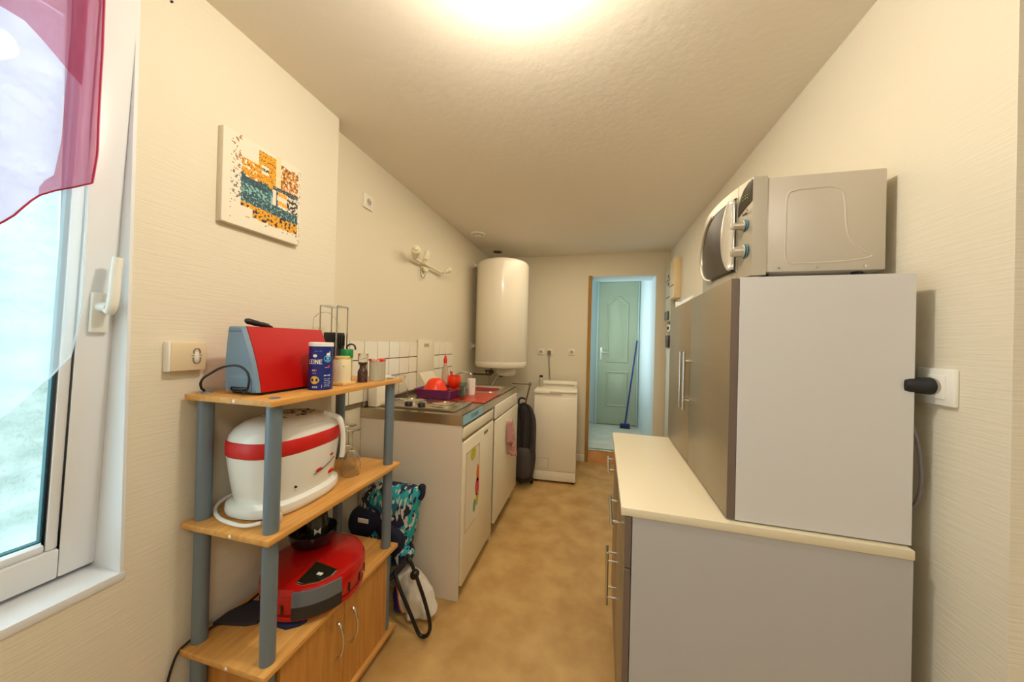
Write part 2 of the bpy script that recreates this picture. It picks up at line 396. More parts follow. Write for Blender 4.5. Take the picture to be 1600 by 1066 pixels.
# ---------------------------------------------------------------- ceiling lamp (lights the room; hangs just above the frame)
lp = thing('ceiling_lamp', 'small round opal globe lamp fixed to the ceiling', 'lamp', (-.19, .70, ZC))
MB().lathe([(0, 0), (.07, 0), (.07, -.012), (.05, -.022), (0, -.022)], (-.19, .70, ZC)).build('ceiling_rose', WHITEP, lp)
MB().cyl((-.19, .70, ZC - .02), (-.19, .70, ZC - .055), .02).build('lamp_holder', WHITEP, lp)
gl = mat('lit_opal_globe', (255, 240, 220), .4, emit=(LAMP_COL, LAMP_POWER * 14))
MB().lathe([(0, -.05), (.02, -.047), (.037, -.032), (.045, -.01), (.042, .015), (.03, .035), (.02, .04)], (-.19, .70, ZC - .09), 24).build('lamp_globe', gl, lp)

# ---------------------------------------------------------------- right: base cabinet + tall cabinet
RZ = RAD(-1.5)
cb = thing('base_cabinet', 'low grey melamine cabinet with taupe drawers and doors along the right wall', 'cabinet', (.098, .965, 0), RZ)
# local: x depth (0..), y along (0..0.80)
def lb(*a, **k): return MB().box(*a, **k)
W_ = False
m_ = MB(); m_.box(.018, .62, 0, .016, .1, .838, .001); m_.box(.018, .62, .784, .80, .1, .838, .001); m_.box(.018, .62, .016, .784, .1, .118); m_.box(.60, .62, .016, .784, .118, .838); m_.box(.018, .6, .39, .41, .118, .838)
m_.build('body', GREYM, cb, W_, smooth=False)
lb(.05, .6, .01, .79, 0, .1).build('plinth', TAUPEE, cb, W_, smooth=False)
for k, (y0, y1) in enumerate(((.001, .398), (.402, .799))):
    d = lb(-.002, .016, y0, y1, .104, .688, .0015).build('door', TAUPE, cb, W_)
    if k == 0: lb(-.001, .0155, y0 - .0006, y0 + .0004, .105, .687).build('edge_band', TAUPEE, d, W_)
    hy = .372 if k == 0 else .428
    h = MB(); h.cyl((-.036, hy, .30), (-.036, hy, .50), .0055, 12)
    for z in (.33, .47): h.cyl((-.036, hy, z), (-.002, hy, z), .0045, 10)
    h.build('handle', CHROME, d, W_)
    d = lb(-.002, .016, y0, y1, .694, .834, .0015).build('drawer', TAUPE, cb, W_)
    if k == 0: lb(-.001, .0155, y0 - .0006, y0 + .0004, .695, .833).build('edge_band', TAUPEE, d, W_)
    c = (y0 + y1) / 2 - (.03 if k == 0 else 0); h = MB(); h.cyl((-.034, c - .1, .765), (-.034, c + .1, .765), .0055, 12)
    for yy in (-.07, .07): h.cyl((-.034, c + yy, .765), (-.002, c + yy, .765), .0045, 10)
    h.build('handle', CHROME, d, W_)
MB().box(-.012, .620, -.004, .806, .8385, .8605, .0015).build('worktop', CREAMT, cb, W_)

TCX = .366
tc_ = thing('tall_cabinet', 'tall light grey cupboard with taupe double doors standing on the low cabinet', 'cabinet', (TCX - .0, .968, .861), RZ)
HT = .633
m_ = MB(); m_.box(0, .355, 0, .016, .004, HT, .001); m_.box(0, .355, .784, .80, .004, HT, .001); m_.box(0, .355, .016, .784, HT - .018, HT); m_.box(0, .355, .016, .784, .004, .022); m_.box(.335, .355, .016, .784, .022, HT - .018)
m_.build('body', mat('pale_grey_melamine', (212, 210, 207), .5), tc_, W_, smooth=False)
for k, (y0, y1) in enumerate(((.0015, .3985), (.4015, .7985))):
    d = lb(-.02, -.001, y0, y1, .006, HT - .002, .0015).build('door', TAUPE, tc_, W_)
    if k == 0: lb(-.019, -.0015, y0 - .0006, y0 + .0004, .007, HT - .003).build('edge_band', TAUPEE, d, W_)
    hy = .37 if k == 0 else .43
    h = MB(); h.cyl((-.048, hy, .215), (-.048, hy, .43), .0055, 12)
    for z in (.25, .395): h.cyl((-.048, hy, z), (-.02, hy, z), .0045, 10)
    h.build('handle', CHROME, d, W_)
for x in (.02, .33):
    for y in (.02, .77): MB().cyl((x, y, 0), (x, y, .005), .008).build('foot_pad', BLKR, tc_, W_)

# ---------------------------------------------------------------- microwave on the tall cabinet
mw = thing('microwave_oven', 'silver microwave oven with two knobs on top of the tall cupboard', 'microwave', (.42, 1.06, 1.496), 0)
X0, Y0, Z0, Z1 = .42, 1.06, 1.517, 1.792
MWW = .43
m_ = MB(); m_.box(X0 + .03, X0 + .315, Y0 + .003, Y0 + MWW - .003, Z0 + .008, Z1, .004)
m_.box(X0 + .315, X0 + .325, Y0 + .04, Y0 + MWW - .04, Z0 + .03, Z1 - .03, .004)
body = m_.build('casing', SILVS, mw)
m_ = MB()   # embossed outline on the near side
pl_ = [(X0 + .105, Z0 + .03), (X0 + .17, Z0 + .03), (X0 + .24, Z0 + .034), (X0 + .285, Z0 + .044), (X0 + .265, Z0 + .06), (X0 + .238, Z0 + .09), (X0 + .228, Z0 + .13), (X0 + .224, Z0 + .19), (X0 + .217, Z0 + .222), (X0 + .195, Z0 + .235), (X0 + .15, Z0 + .235), (X0 + .11, Z0 + .232), (X0 + .092, Z0 + .215), (X0 + .09, Z0 + .13), (X0 + .09, Z0 + .05)]
pl_ = spline([(a, Y0 + .004, b) for a, b in pl_] + [(pl_[0][0], Y0 + .004, pl_[0][1])], 5)[:-1]
m_.tube([Vector((p.x, p.y + .0012, p.z)) for p in pl_], .0036, 8, closed=True); m_.build('embossed_rib', SILVS, body)
for x in (.075, .165, .27):
    MB().lathe([(0, -.003), (.003, -.003), (.004, 0)], (X0 + x, Y0 + .003, Z0 + .018), 10, axis='y').build('screw', CHROME, body)
for x in (.05, .27):
    for y in (.03, MWW - .03): MB().cyl((X0 + x, Y0 + y, 1.4965), (X0 + x, Y0 + y, Z0 + .009), .012, 12).build('foot', BLKR, mw)
def bulge(y): t = (y - Y0) / MWW; return X0 + .012 - .030 * (1 - (2 * t - 1) ** 2) - .004
def patch(lo, hi, y0, y1, off, back, n=24, nz=1, zt=.0):
    mb = MB(); F = []; B = []
    for i in range(n + 1):
        y = y0 + (y1 - y0) * i / n
        F.append([(bulge(y) + off, y, lo(y)), (bulge(y) + off, y, hi(y))]); B.append([(bulge(y) + back, y, lo(y)), (bulge(y) + back, y, hi(y))])
    V = lambda p: mb.bm.verts.new(p)
    f = [[V(a), V(b)] for a, b in F]; b = [[V(a), V(c)] for a, c in B]
    for i in range(n):
        mb.bm.faces.new((f[i][0], f[i][1], f[i + 1][1], f[i + 1][0])); mb.bm.faces.new((b[i][0], b[i + 1][0], b[i + 1][1], b[i][1]))
        mb.bm.faces.new((f[i][1], b[i][1], b[i + 1][1], f[i + 1][1])); mb.bm.faces.new((f[i][0], f[i + 1][0], b[i + 1][0], b[i][0]))
    mb.bm.faces.new((f[0][0], b[0][0], b[0][1], f[0][1])); mb.bm.faces.new((f[n][0], f[n][1], b[n][1], b[n][0]))
    return mb
YD = Y0 + .060     # door / panel split
patch(lambda y: Z0, lambda y: Z1 + .003, Y0, YD - .001, 0, .035).build('control_panel', SILV, mw)
mdoor = patch(lambda y: Z0, lambda y: Z1 + .003, YD + .001, Y0 + MWW, 0, .035).build('door', SILV, mw)
# window: ellipse clipped by arc of the control side
EC, EA, EB = Y0 + .14, .225, .118; ZM = (Z0 + Z1) / 2 - .002
def ehi(y): t = max(0, 1 - ((y - EC) / EA) ** 2); return ZM + EB * math.sqrt(t)
def elo(y): return 2 * ZM - ehi(y)
AC, AR = Y0 + .0144, .122           # arc bulging towards the window
def inner_cut(z): return AC + math.sqrt(max(0, AR ** 2 - (z - ZM) ** 2))
def poly_on_front(pts, off, name, m, parent, th=.003):
    mb = MB(); A = [mb.bm.verts.new((bulge(y) + off, y, z)) for y, z in pts]; B = [mb.bm.verts.new((bulge(y) + off + th, y, z)) for y, z in pts]
    n = len(pts)
    f1 = mb.bm.faces.new(A); f2 = mb.bm.faces.new(list(reversed(B)))
    for k in range(n): mb.bm.faces.new((A[k], B[k], B[(k + 1) % n], A[(k + 1) % n]))
    bmesh.ops.triangulate(mb.bm, faces=[f1, f2]); return mb.build(name, m, parent, smooth=False)
def strips(name, m, parent, lo, hi, fy0, fy1, off, nz=24, ny=12):
    mb = MB()
    def f(u, v):
        z = lo + (hi - lo) * v; a, b = fy0(z), fy1(z); y = a + (max(b, a + .0005) - a) * u
        return (bulge(y) + off, y, z)
    mb.grid(f, ny, nz); return mb.build(name, m, parent, solid=.003)
eo = lambda z, k=1: EC + EA * k * math.sqrt(max(0, 1 - ((z - ZM) / (EB * k)) ** 2))
strips('door_window', DGLASS, mdoor, ZM - .112, ZM + .112, inner_cut, lambda z: eo(z), -.003)
m_ = MB()
zs = [ZM - .112 + .224 * i / 40 for i in range(41)]
outl = [(bulge(eo(z)) - .005, eo(z) + .006, z) for z in zs]
m_.tube(outl, [.005 + .005 * (1 - abs(i - 20) / 20) for i in range(41)], 10); m_.build('window_surround', SILV, mdoor)
m_ = MB()
def hf(u, v):
    z = ZM - .105 + .21 * v; ic = inner_cut(z); wd = max(.004, ic - YD - .004); y = ic - wd * u
    return (bulge(y) - .006 - .014 * math.sin(pi * u), y, z)
m_.grid(hf, 8, 24); m_.build('door_handle', mat('bright_silver_plastic', (206, 200, 184), .25, metal=.5), mdoor, solid=.004)
# display (dark, arched left edge)
pts = [(Y0 + .002, Z1 - .002), (Y0 + .002, Z1 - .062), (Y0 + .012, Z1 - .062), (Y0 + .057, Z1 - .090), (Y0 + .056, Z1 - .062), (Y0 + .048, Z1 - .038), (Y0 + .034, Z1 - .018), (Y0 + .016, Z1 - .006)]
poly_on_front(pts, -.002, 'display', mat('dark_display', (52, 46, 34), .15, coat=.5), mw)
lm = mat('green_segment_light', (120, 150, 30), .5, emit=((.35, .6, .05), .35))
m_ = MB()
for i in range(4):
    y = Y0 + .044 - i * .008 - (.002 if i > 1 else 0); z = Z1 - .050; xx = bulge(y) - .004
    for dz in (0, .009): m_.box(xx, xx + .001, y - .002, y - .001, z + dz - .004 + .0045, z + dz + .0035)
    m_.box(xx, xx + .001, y - .005, y - .001, z - .001 + .002, z + .002)
m_.build('display_digits', lm, mw)
for (zz, nm) in ((Z0 + .150, .015), (Z0 + .075, .019)):
    y = Y0 + .030; xx = bulge(y)
    MB().lathe([(0, -.002), (nm + .002, -.002), (nm + .003, 0)], (xx + .001, y, zz), 24, axis='x').build('knob_ring', mat('blue_ring', (70, 130, 150), .5), mw)
    m_ = MB(); m_.lathe([(0, -.032), (nm - .008, -.032), (nm - .005, -.030), (nm - .003, -.006), (nm, -.004)], (xx, y, zz), 24, axis='x'); m_.box(xx - .036, xx - .03, y - .003, y + .003, zz - nm + .007, zz + nm - .007, .001)
    m_.build('knob', SILV, mw)
m_ = MB(); y = Y0 + .03; m_.box(bulge(y) - .003, bulge(y), y - .012, y + .012, Z0 + .182, Z0 + .187, .001); m_.box(bulge(y) - .003, bulge(y), y - .020, y - .014, Z0 + .188, Z0 + .191, .001)
m_.build('dial_marks', TAUPEE, mw)

# white plastic tray at the far end of the tall cabinet
tr = thing('plastic_tray', 'small pale plastic tray lying on the far end of the tall cupboard', 'tray', (.40, 1.66, 1.4945))
m_ = MB(); m_.prism([(.385, 1.497), (.50, 1.497), (.50, 1.50), (.388, 1.50)], 1.56, 1.755, 'y')
m_.prism([(.385, 1.497), (.388, 1.497), (.42, 1.535), (.417, 1.536)], 1.56, 1.755, 'y'); m_.prism([(.50, 1.497), (.503, 1.497), (.513, 1.53), (.510, 1.53)], 1.56, 1.755, 'y')
m_.build('tray_body', mat('pale_blue_plastic', (206, 216, 220), .4), tr)
MB().box(.385, .51, 1.752, 1.757, 1.497, 1.528, .001).build('end_lip', WHITEP, tr)

# ---------------------------------------------------------------- right wall socket, plug and cord
def socket_double(name, label, c, face, w_=.078, h_=.08, group=None, mm=WHITEP, ports=1):
    # face: 'x+' plate looks to +x, 'x-', 'y-'
    t = thing(name, label, 'socket', c, 0, group)
    ax = {'x+': Matrix.Rotation(0, 4, 'Z'), 'x-': Matrix.Rotation(pi, 4, 'Z'), 'y-': Matrix.Rotation(-pi / 2, 4, 'Z')}[face]
    M = Matrix.Translation(c) @ ax     # local +x = outwards
    def fin(mb, nm, m): 
        mb.bm.transform(M); return mb.build(nm, m, t)
    fin(MB().box(0, .010, -w_ / 2, w_ / 2, -h_ / 2, h_ / 2, .003), 'plate', mm)
    m_ = MB(); m_.box(.010, .0125, -w_ * .3, w_ * .3, -h_ * .32, h_ * .32, .001); fin(m_, 'insert', mm)
    m_ = MB(); m_.lathe([(.019, .0126), (.0, .0128)], (0, 0, 0), 20, axis='x'); fin(m_, 'socket_well', mat('well_grey', (176, 168, 152), .5))
    m_ = MB()
    for y in (-.009, .009): m_.lathe([(.0028, .0132), (0, .0133)], (0, y, 0), 10, axis='x')
    fin(m_, 'contact_holes', BLACK); return t
socket_double('wall_socket', 'white wall socket with the black plug in it at the right of the cupboard', (XR, .958, 1.234), 'x-', .084, .082)
pg = thing('power_plug', 'round black power plug pushed into the wall socket', 'plug', (.74, .958, 1.234))
MB().lathe([(.0, -.052), (.014, -.05), (.017, -.04), (.019, -.01), (.020, 0)], (.752, .966, 1.234), 24, axis='x').build('plug_body', BLKR, pg)
m_ = MB(); m_.tube(spline([(.706, .966, 1.232), (.700, .966, 1.21), (.712, .966, 1.17), (.735, .968, 1.10), (.744, .97, 1.02), (.745, .978, .97), (.742, .993, .935), (.741, 1.02, .915), (.741, 1.08, .90)], 5), .0033, 8); m_.build('cord', mat('grey_cable', (120, 112, 116), .5), pg)

# ---------------------------------------------------------------- right wall: meter box, breakers, trunking
mt_ = thing('meter_box', 'cream electricity meter box high on the right wall near the doorway', 'meter box', (XR, 3.36, 1.76))
MB().box(XR - .06, XR, 3.28, 3.45, 1.76, 2.13, .006).build('box_body', mat('aged_cream_plastic', (232, 208, 160), .45), mt_)
MB().box(XR - .066, XR - .06, 3.29, 3.44, 1.88, 1.885).build('cover_seam', TAUPEE, mt_)
fb = thing('breaker_panel', 'grey green breaker panel beside the cream meter box', 'breaker panel', (XR, 3.58, 1.5))
MB().box(XR - .045, XR, 3.49, 3.70, 1.56, 2.1, .005).build('panel_body', mat('grey_green_panel', (186, 184, 158), .5), fb)
for z in (1.97, 1.80): MB().box(XR - .052, XR - .044, 3.52, 3.67, z, z + .006).build('panel_seam', TAUPEE, fb)
for z in (2.0, 1.92): MB().box(XR - .05, XR - .044, 3.57, 3.6, z, z + .03).build('panel_label', TAUPEE, fb)
m_ = MB(); m_.box(XR - .062, XR - .044, 3.53, 3.66, 1.575, 1.66, .004); m_.build('breaker_switch', mat('dark_grey_plastic', (84, 84, 70), .4), fb)
sb = thing('switch_box', 'dark switch box on the white trunking below the breaker panel', 'switch box', (XR, 3.62, 1.3))
MB().box(XR - .05, XR, 3.55, 3.66, 1.30, 1.42, .004).build('box_body', mat('dark_brown_plastic', (52, 40, 36), .35), sb)
MB().lathe([(.012, -.003), (0, -.004)], (XR - .05, 3.6, 1.33), 12, axis='x').build('button', CHROME, sb)
s2 = thing('small_socket', 'small grey socket above the dark switch box', 'socket', (XR, 3.62, 1.5))
MB().box(XR - .03, XR, 3.58, 3.66, 1.46, 1.53, .004).build('plate', WHITEP, s2); MB().box(XR - .038, XR - .03, 3.60, 3.64, 1.48, 1.51, .003).build('insert', DGREY, s2)
struct(MB().box(XR - .03, XR, 3.50, 3.72, .0, 1.29, .003).box(XR - .028, XR, 3.70, 3.74, 1.3, 2.2, .003).build('trim_7', mat('trunking_white', (214, 212, 196), .5)))

# ---------------------------------------------------------------- back wall outlets
o1 = socket_double('wall_socket', 'small square socket nearest the water heater on the back wall', (-.585, YB, 1.21), 'y-', .072, .072, mm=MELA)
o2 = dup(o1, (-.487, YB, 1.21), 'middle back wall socket with the grey plug and cable'); o3 = dup(o1, (-.237, YB, 1.218), 'lone back wall socket nearest the doorway')
wp = thing('power_plug', 'grey plug and cable running down to the washing machine', 'plug', (-.487, 3.75, 1.21))
MB().box(-.505, -.469, 3.715, 3.757, 1.19, 1.228, .006).build('plug_body', mat('grey_plastic', (110, 108, 100), .5), wp)
MB().tube(spline([(-.487, 3.73, 1.20), (-.486, 3.725, 1.1), (-.478, 3.72, 1.0), (-.47, 3.70, .93), (-.462, 3.68, .905)], 5), .005, 8).build('cord', mat('grey_cable', (120, 112, 116), .5), wp)

# ---------------------------------------------------------------- washing machine
wm = thing('washing_machine', 'narrow white top loading washing machine in the corner by the doorway', 'washing machine', (-.536, 3.08, 0), RAD(3.0))
def wl(mb, nm, m, par=wm): return mb.build(nm, m, par, False)
wl(MB().box(0, .405, .008, .6, .02, .845, .008), 'casing', ENAM)
wl(MB().box(.004, .401, 0, .009, .115, .80, .003), 'front_panel', ENAM)
wl(MB().box(.004, .401, .001, .009, .022, .11, .002), 'kick_panel', ENAM)
wl(MB().box(.002, .403, -.004, .45, .848, .868, .006).box(.002, .15, -.006, .02, .835, .86, .004), 'lid', ENAM)
wl(MB().box(.15, .26, -.008, .01, .838, .86, .003), 'lid_grip', mat('enamel_shade_grip', (206, 192, 164), .4))
wl(MB().box(.0, .405, .452, .6, .85, .905, .012), 'control_console', ENAM)
m_ = MB(); m_.box(.05, .15, -.001, .001, .135, .137); m_.box(.05, .15, -.001, .001, .228, .23); m_.box(.049, .051, -.001, .001, .135, .23); m_.box(.149, .151, -.001, .001, .135, .23)
wl(m_, 'filter_hatch', mat('seam_shadow_grey', (150, 136, 108), .6))
m_ = MB(); m_.box(.02, .38, .444, .452, .866, .872); wl(m_, 'console_seam', mat('seam_shadow_grey', (0, 0, 0)))
for x in (.03, .375):
    for y in (.03, .57): wl(MB().cyl((x, y, 0), (x, y, .022), .016, 12), 'foot', BLKR)
bt = thing('small_bottle', 'small clear bottle with dark cap on the washing machine lid', 'bottle', (-.51, 3.33, .871))
MB().lathe([(0, 0), (.022, .001), (.023, .01), (.023, .08), (.018, .092)], (-.51, 3.33, .871), 16).build('bottle_body', mat('grey_green_bottle', (176, 168, 140), .3), bt)
MB().lathe([(.0185, .088), (.0185, .112), (0, .112)], (-.51, 3.33, .871), 16).build('cap', BLACK, bt)

# ---------------------------------------------------------------- water heater
HX, HY, HR = -.905, 3.20, .262
wh = thing('water_heater', 'tall white cylindrical water heater hung in the far corner above the sink', 'water heater', (HX, HY, 1.05))
prof = [(0, 1.047), (HR * .55, 1.05), (HR * .85, 1.056), (HR - .012, 1.064), (HR - .003, 1.078), (HR, 1.10), (HR, 1.118), (HR - .002, 1.12), (HR, 1.123), (HR, 2.06), (HR - .004, 2.085), (HR - .02, 2.103), (HR * .8, 2.117), (0, 2.127)]
MB().lathe(prof, (HX, HY, 0), 64).build('tank', ENAM, wh)
m_ = MB(); m_.lathe([(0, -.075), (.085, -.07), (.10, -.05), (.105, 0.002)], (HX + .06, HY - .02, 1.05), 28); m_.build('thermostat_cover', ENAM, wh)
for z in (1.245, 2.08):
    m_ = MB()
    m_.box(XF + .002, HX - HR * .7, HY + .02, HY + .06, z, z + .035, .003); m_.box(XF + .002, XF + .008, HY - .03, HY + .11, z - .02, z + .055, .002); m_.box(XF + .002, XF + .03, HY - .0, HY + .022, z, z + .03, .003)
    m_.build('wall_bracket', mat('bracket_white', (222, 214, 194), .4), wh)
m_ = MB(); m_.cyl((HX - .10, HY, 1.04), (HX - .10, HY, .99), .009); m_.tube([(HX - .10, HY, .995), (HX - .10, HY, .975), (HX - .22, HY + .02, .972), (XF + .012, HY + .03, .972)], .008, 10)
m_.box(HX - .125, HX - .075, HY - .015, HY + .015, .985, 1.02, .004); m_.tube([(HX - .15, HY, 1.02), (HX - .15, HY, .975)], .007); m_.cyl((HX - .165, HY - .01, 1.015), (HX - .075, HY - .01, 1.015), .008)
m_.build('inlet_pipe', mat('aged_brass_pipe', (96, 84, 64), .4, metal=.7), wh)
m_ = MB(); m_.cyl((HX + .005, HY, 1.04), (HX + .005, HY, .98), .009); m_.box(HX - .012, HX + .05, HY - .015, HY + .012, .985, 1.0, .004); m_.lathe([(0, 0), (.018, .002), (.02, .02), (.012, .03)], (HX + .005, HY, .955), 14)
m_.build('safety_valve', mat('aged_brass_pipe', (0, 0, 0)), wh)
m_ = MB(); m_.tube(spline([(HX - .02, HY + .03, 1.04), (HX - .04, HY + .06, .98), (-1.0, 3.3, .9), (-1.1, 3.32, .7), (-1.15, 3.3, .3)], 5), .007, 8)
m_.build('drain_hose', WHITEP, wh)

# ---------------------------------------------------------------- kitchenette
KX0, KX1, KY0, KY1, KZ = XF + .004, -.634, 1.545, 2.735, .935
ku = thing('kitchenette_unit', 'white kitchenette with steel sink top along the left wall', 'kitchen unit', (KX1, KY0, 0))
m_ = MB(); m_.box(KX0, KX1, KY0, KY0 + .016, .0, .885, .001); m_.box(KX0, KX1, 2.075, 2.091, .0, .885, .001); m_.box(KX0, KX1, KY1 - .02, KY1 - .004, .07, .885, .001)
m_.box(KX0, KX1 - .02, 2.091, KY1 - .02, .07, .086); m_.box(KX0, KX0 + .01, KY0 + .015, KY1 - .019, .3, .885)
MB().box(KX1 - .055, KX1 - .025, KY1 - .05, KY1 - .015, 0, .072, .002).build('leg', mat('beige_white_melamine', (226, 214, 196), .5), ku)
m_.build('carcass', mat('beige_white_melamine', (226, 214, 196), .5), ku, smooth=False)
m_ = MB()   # steel top with bowl
BX0, BX1, BY0, BY1 = -1.02, -.70, 2.33, 2.64
m_.box(KX0, BX0, KY0 - .004, KY1, KZ - .006, KZ); m_.box(BX1, KX1 + .006, KY0 - .004, KY1, KZ - .006, KZ)
m_.box(BX0, BX1, KY0 - .004, BY0, KZ - .006, KZ); m_.box(BX0, BX1, BY1, KY1, KZ - .006, KZ)
m_.box(KX1 + .001, KX1 + .006, KY0 - .004, KY1, KZ - .052, KZ); m_.box(KX0, KX1 + .006, KY0 - .005, KY0, KZ - .05, KZ - .001); m_.box(KX0, KX1 + .006, KY1 - .001, KY1 + .003, KZ - .05, KZ)
m_.box(KX0, KX0 + .012, KY0, KY1, KZ, KZ + .03, .003)
m_.build('steel_top', STEEL, ku, smooth=False)
m_ = MB()
r0 = [(a, b, KZ) for a, b in rrect(BX0, BX1, BY0, BY1, .05)]; r1 = [(a, b, KZ - .012) for a, b in rrect(BX0 + .006, BX1 - .006, BY0 + .006, BY1 - .006, .05)]
r2 = [(a, b, KZ - .13) for a, b in rrect(BX0 + .02, BX1 - .02, BY0 + .02, BY1 - .02, .05)]; r3 = [(a, b, KZ - .145) for a, b in rrect(BX0 + .05, BX1 - .05, BY0 + .05, BY1 - .05, .05)]
m_.loft([r0, r1, r2, r3], cap=False); m_.bm.faces.new([v for v in list(m_.bm.verts)[-len(r3):]])
m_.build('sink_bowl', STEEL, ku)
MB().tube([(a, b, KZ + .001) for a, b in rrect(BX0 - .004, BX1 + .004, BY0 - .004, BY1 + .004, .055)], .004, 8, closed=True).build('sink_rim', STEEL, ku)
# sink door and fixed rail above
MB().box(KX1 + .002, KX1 + .02, 2.10, KY1 - .004, .10, .785, .003).build('door', mat('door_warm_white', (232, 222, 196), .35), ku)
MB().box(KX1 + .001, KX1 + .012, 2.10, KY1 - .004, .795, .882, .002).build('fixed_rail', MELA, ku)
sd = [o for o in S.objects if o.parent == ku and o.name.startswith('door')][0]
MB().cyl((KX1 + .02, 2.40, .715), (KX1 + .05, 2.40, .72), .008, 10).build('hook', WHITEP, sd)
# sticker on the front lip (dark strokes on pale blue)
st = MB().box(KX1 + .006, KX1 + .007, KY0 + .005, KY0 + .30, KZ - .051, KZ - .003).build('lip_sticker', mat('pale_blue_sticker', (150, 196, 212), .5), ku, smooth=False)
m_ = MB()
for i, (dy, h) in enumerate(((.12, .024), (.137, .024), (.16, .02), (.175, .02), (.19, .024), (.205, .018), (.218, .022))): m_.box(KX1 + .0072, KX1 + .0076, KY0 + dy, KY0 + dy + .007, KZ - .037, KZ - .037 + h)
m_.build('sticker_strokes', mat('slate_ink', (70, 90, 104), .6), st, smooth=False)
# hob
hb = thing('electric_hob', 'two plate electric hob at the near end of the steel top', 'hob', (-.87, 1.74, KZ))
MB().box(-1.14, -.70, 1.60, 1.86, KZ + .0005, KZ + .012, .004).build('hob_plate', STEEL, hb)
for (x, y, r) in ((-.80, 1.72, .08), (-1.02, 1.74, .07)):
    b_ = MB().lathe([(r + .012, 0), (r + .012, .006), (r + .004, .008), (r, .003)], (x, y, KZ + .012), 36).build('burner_ring', CHROME, hb)
    MB().lathe([(r, 0), (r, .012), (r - .006, .015), (.02, .0155), (.018, .013), (0, .013)], (x, y, KZ + .012), 36).build('burner_plate', mat('polished_lid', (206, 196, 176), .2, metal=1), hb)
# knobs set on the near end
for i, y in enumerate((-.985, -.905)):
    MB().lathe([(.021, 0), (.02, .016), (.015, .022), (0, .022)], (y, 1.628, KZ + .012), 20).build('knob', BLACK, hb)
# faucet
fc = thing('kitchen_faucet', 'chrome mixer tap behind the sink bowl', 'faucet', (-1.12, 2.50, KZ))
MB().lathe([(.024, 0), (.024, .008), (.017, .014), (.016, .07), (.012, .08), (0, .08)], (-1.12, 2.50, KZ), 20).build('tap_body', CHROME, fc)
MB().tube(spline([(-1.12, 2.5, KZ + .06), (-1.08, 2.5, KZ + .10), (-1.02, 2.49, KZ + .125), (-.955, 2.485, KZ + .115), (-.95, 2.485, KZ + .09)], 5), .008, 12).build('spout', CHROME, fc)
MB().tube([(-1.12, 2.5, KZ + .075), (-1.11, 2.44, KZ + .13), (-1.09, 2.41, KZ + .145)], [.009, .007, .009], 10).build('lever', CHROME, fc)

# fridge
fr = thing('undercounter_fridge', 'small white fridge with a balloon drawing under the hob', 'fridge', (KX1, 1.82, 0))
MB().box(KX0 + .05, KX1 - .035, 1.568, 2.068, .03, .86, .004).build('fridge_body', MELA, fr)
fd = MB().box(KX1 - .034, KX1 + .012, 1.568, 2.066, .06, .795, .008).build('fridge_door', mat('fridge_white', (238, 228, 200), .3, coat=.2), fr)
MB().box(KX1 - .034, KX1 + .008, 1.568, 2.066, .812, .868, .006).build('top_trim', mat('fridge_white', (0, 0, 0)), fr)
m_ = MB(); m_.box(KX1 - .034, KX1 + .002, 1.57, 2.064, .796, .811); m_.build('grip_recess', mat('recess_beige', (150, 132, 100), .6), fr)
for x in (-1.1, -.7):
    for y in (1.6, 2.03): MB().cyl((x, y, 0), (x, y, .031), .015, 12).build('foot', BLKR, fr)
MB().box(KX1 + .012, KX1 + .0135, 1.87, 1.94, .755, .772).build('maker_badge', mat('badge_grey', (120, 114, 96), .3), fd)
dw = thing('balloon_drawing', 'paper drawing with red outline and coloured balloons stuck on the fridge door', 'drawing', (KX1 + .013, 1.68, .35))
MB().box(KX1 + .0125, KX1 + .0132, 1.586, 1.80, .315, .735).build('paper_sheet', mat('drawing_paper', (234, 224, 200), .7), dw, smooth=False)
m_ = MB(); xs = KX1 + .0134
for (a, b, c, d) in ((1.59, 1.593, .32, .73), (1.79, 1.793, .42, .73), (1.59, 1.79, .727, .73), (1.59, 1.74, .32, .323)): m_.box(xs, xs + .0003, a, b, c, d)
m_.build('red_outline', mat('rust_ink', (190, 110, 50), .7), dw, smooth=False)
def blob(y, z, ry, rz_, m, nm):
    MB().prism([(y + ry * cos(2 * pi * k / 18), z + rz_ * sin(2 * pi * k / 18)) for k in range(18)], xs, xs + .0004, 'x').build(nm, m, dw, smooth=False)
blob(1.69, .70, .04, .035, mat('lime_ink', (196, 190, 40), .7), 'balloon')
blob(1.77, .565, .022, .05, mat('orange_ink', (226, 110, 30), .7), 'balloon'); blob(1.765, .49, .032, .05, mat('pink_ink', (214, 70, 90), .7), 'balloon')
blob(1.765, .42, .022, .035, mat('lime_ink', (0, 0, 0)), 'balloon'); blob(1.725, .40, .022, .035, mat('teal_ink', (120, 170, 140), .7), 'balloon')

# pink towel
tw = thing('kitchen_towel', 'pink kitchen towel hanging from the hook on the sink unit door', 'towel', (-.60, 2.42, .74))
def tf(u, v):
    w_ = .35 + .65 * v
    return (KX1 + .032 + .055 * u * w_ + .012 * sin(u * 15 + v * 3) * w_, 2.37 + .10 * u * w_ + .01 * sin(u * 9), .728 - (.24 + .05 * u) * v - .012 * abs(sin(u * 9)) * v)
MB().grid(tf, 36, 16).build('towel_front', mat('dusty_pink_cloth', (206, 160, 150), .85, noise=(30, .4, .6, (184, 128, 122), (1, 1, 1))), tw, solid=.003)
def tf2(u, v): return (KX1 + .030 + .035 * u * (.5 + .5 * v) + .006 * sin(u * 14), 2.345 + .03 * u, .73 - .17 * v)
MB().grid(tf2, 16, 8).build('towel_fold', mat('rose_cloth', (196, 140, 134), .85), tw, solid=.004)

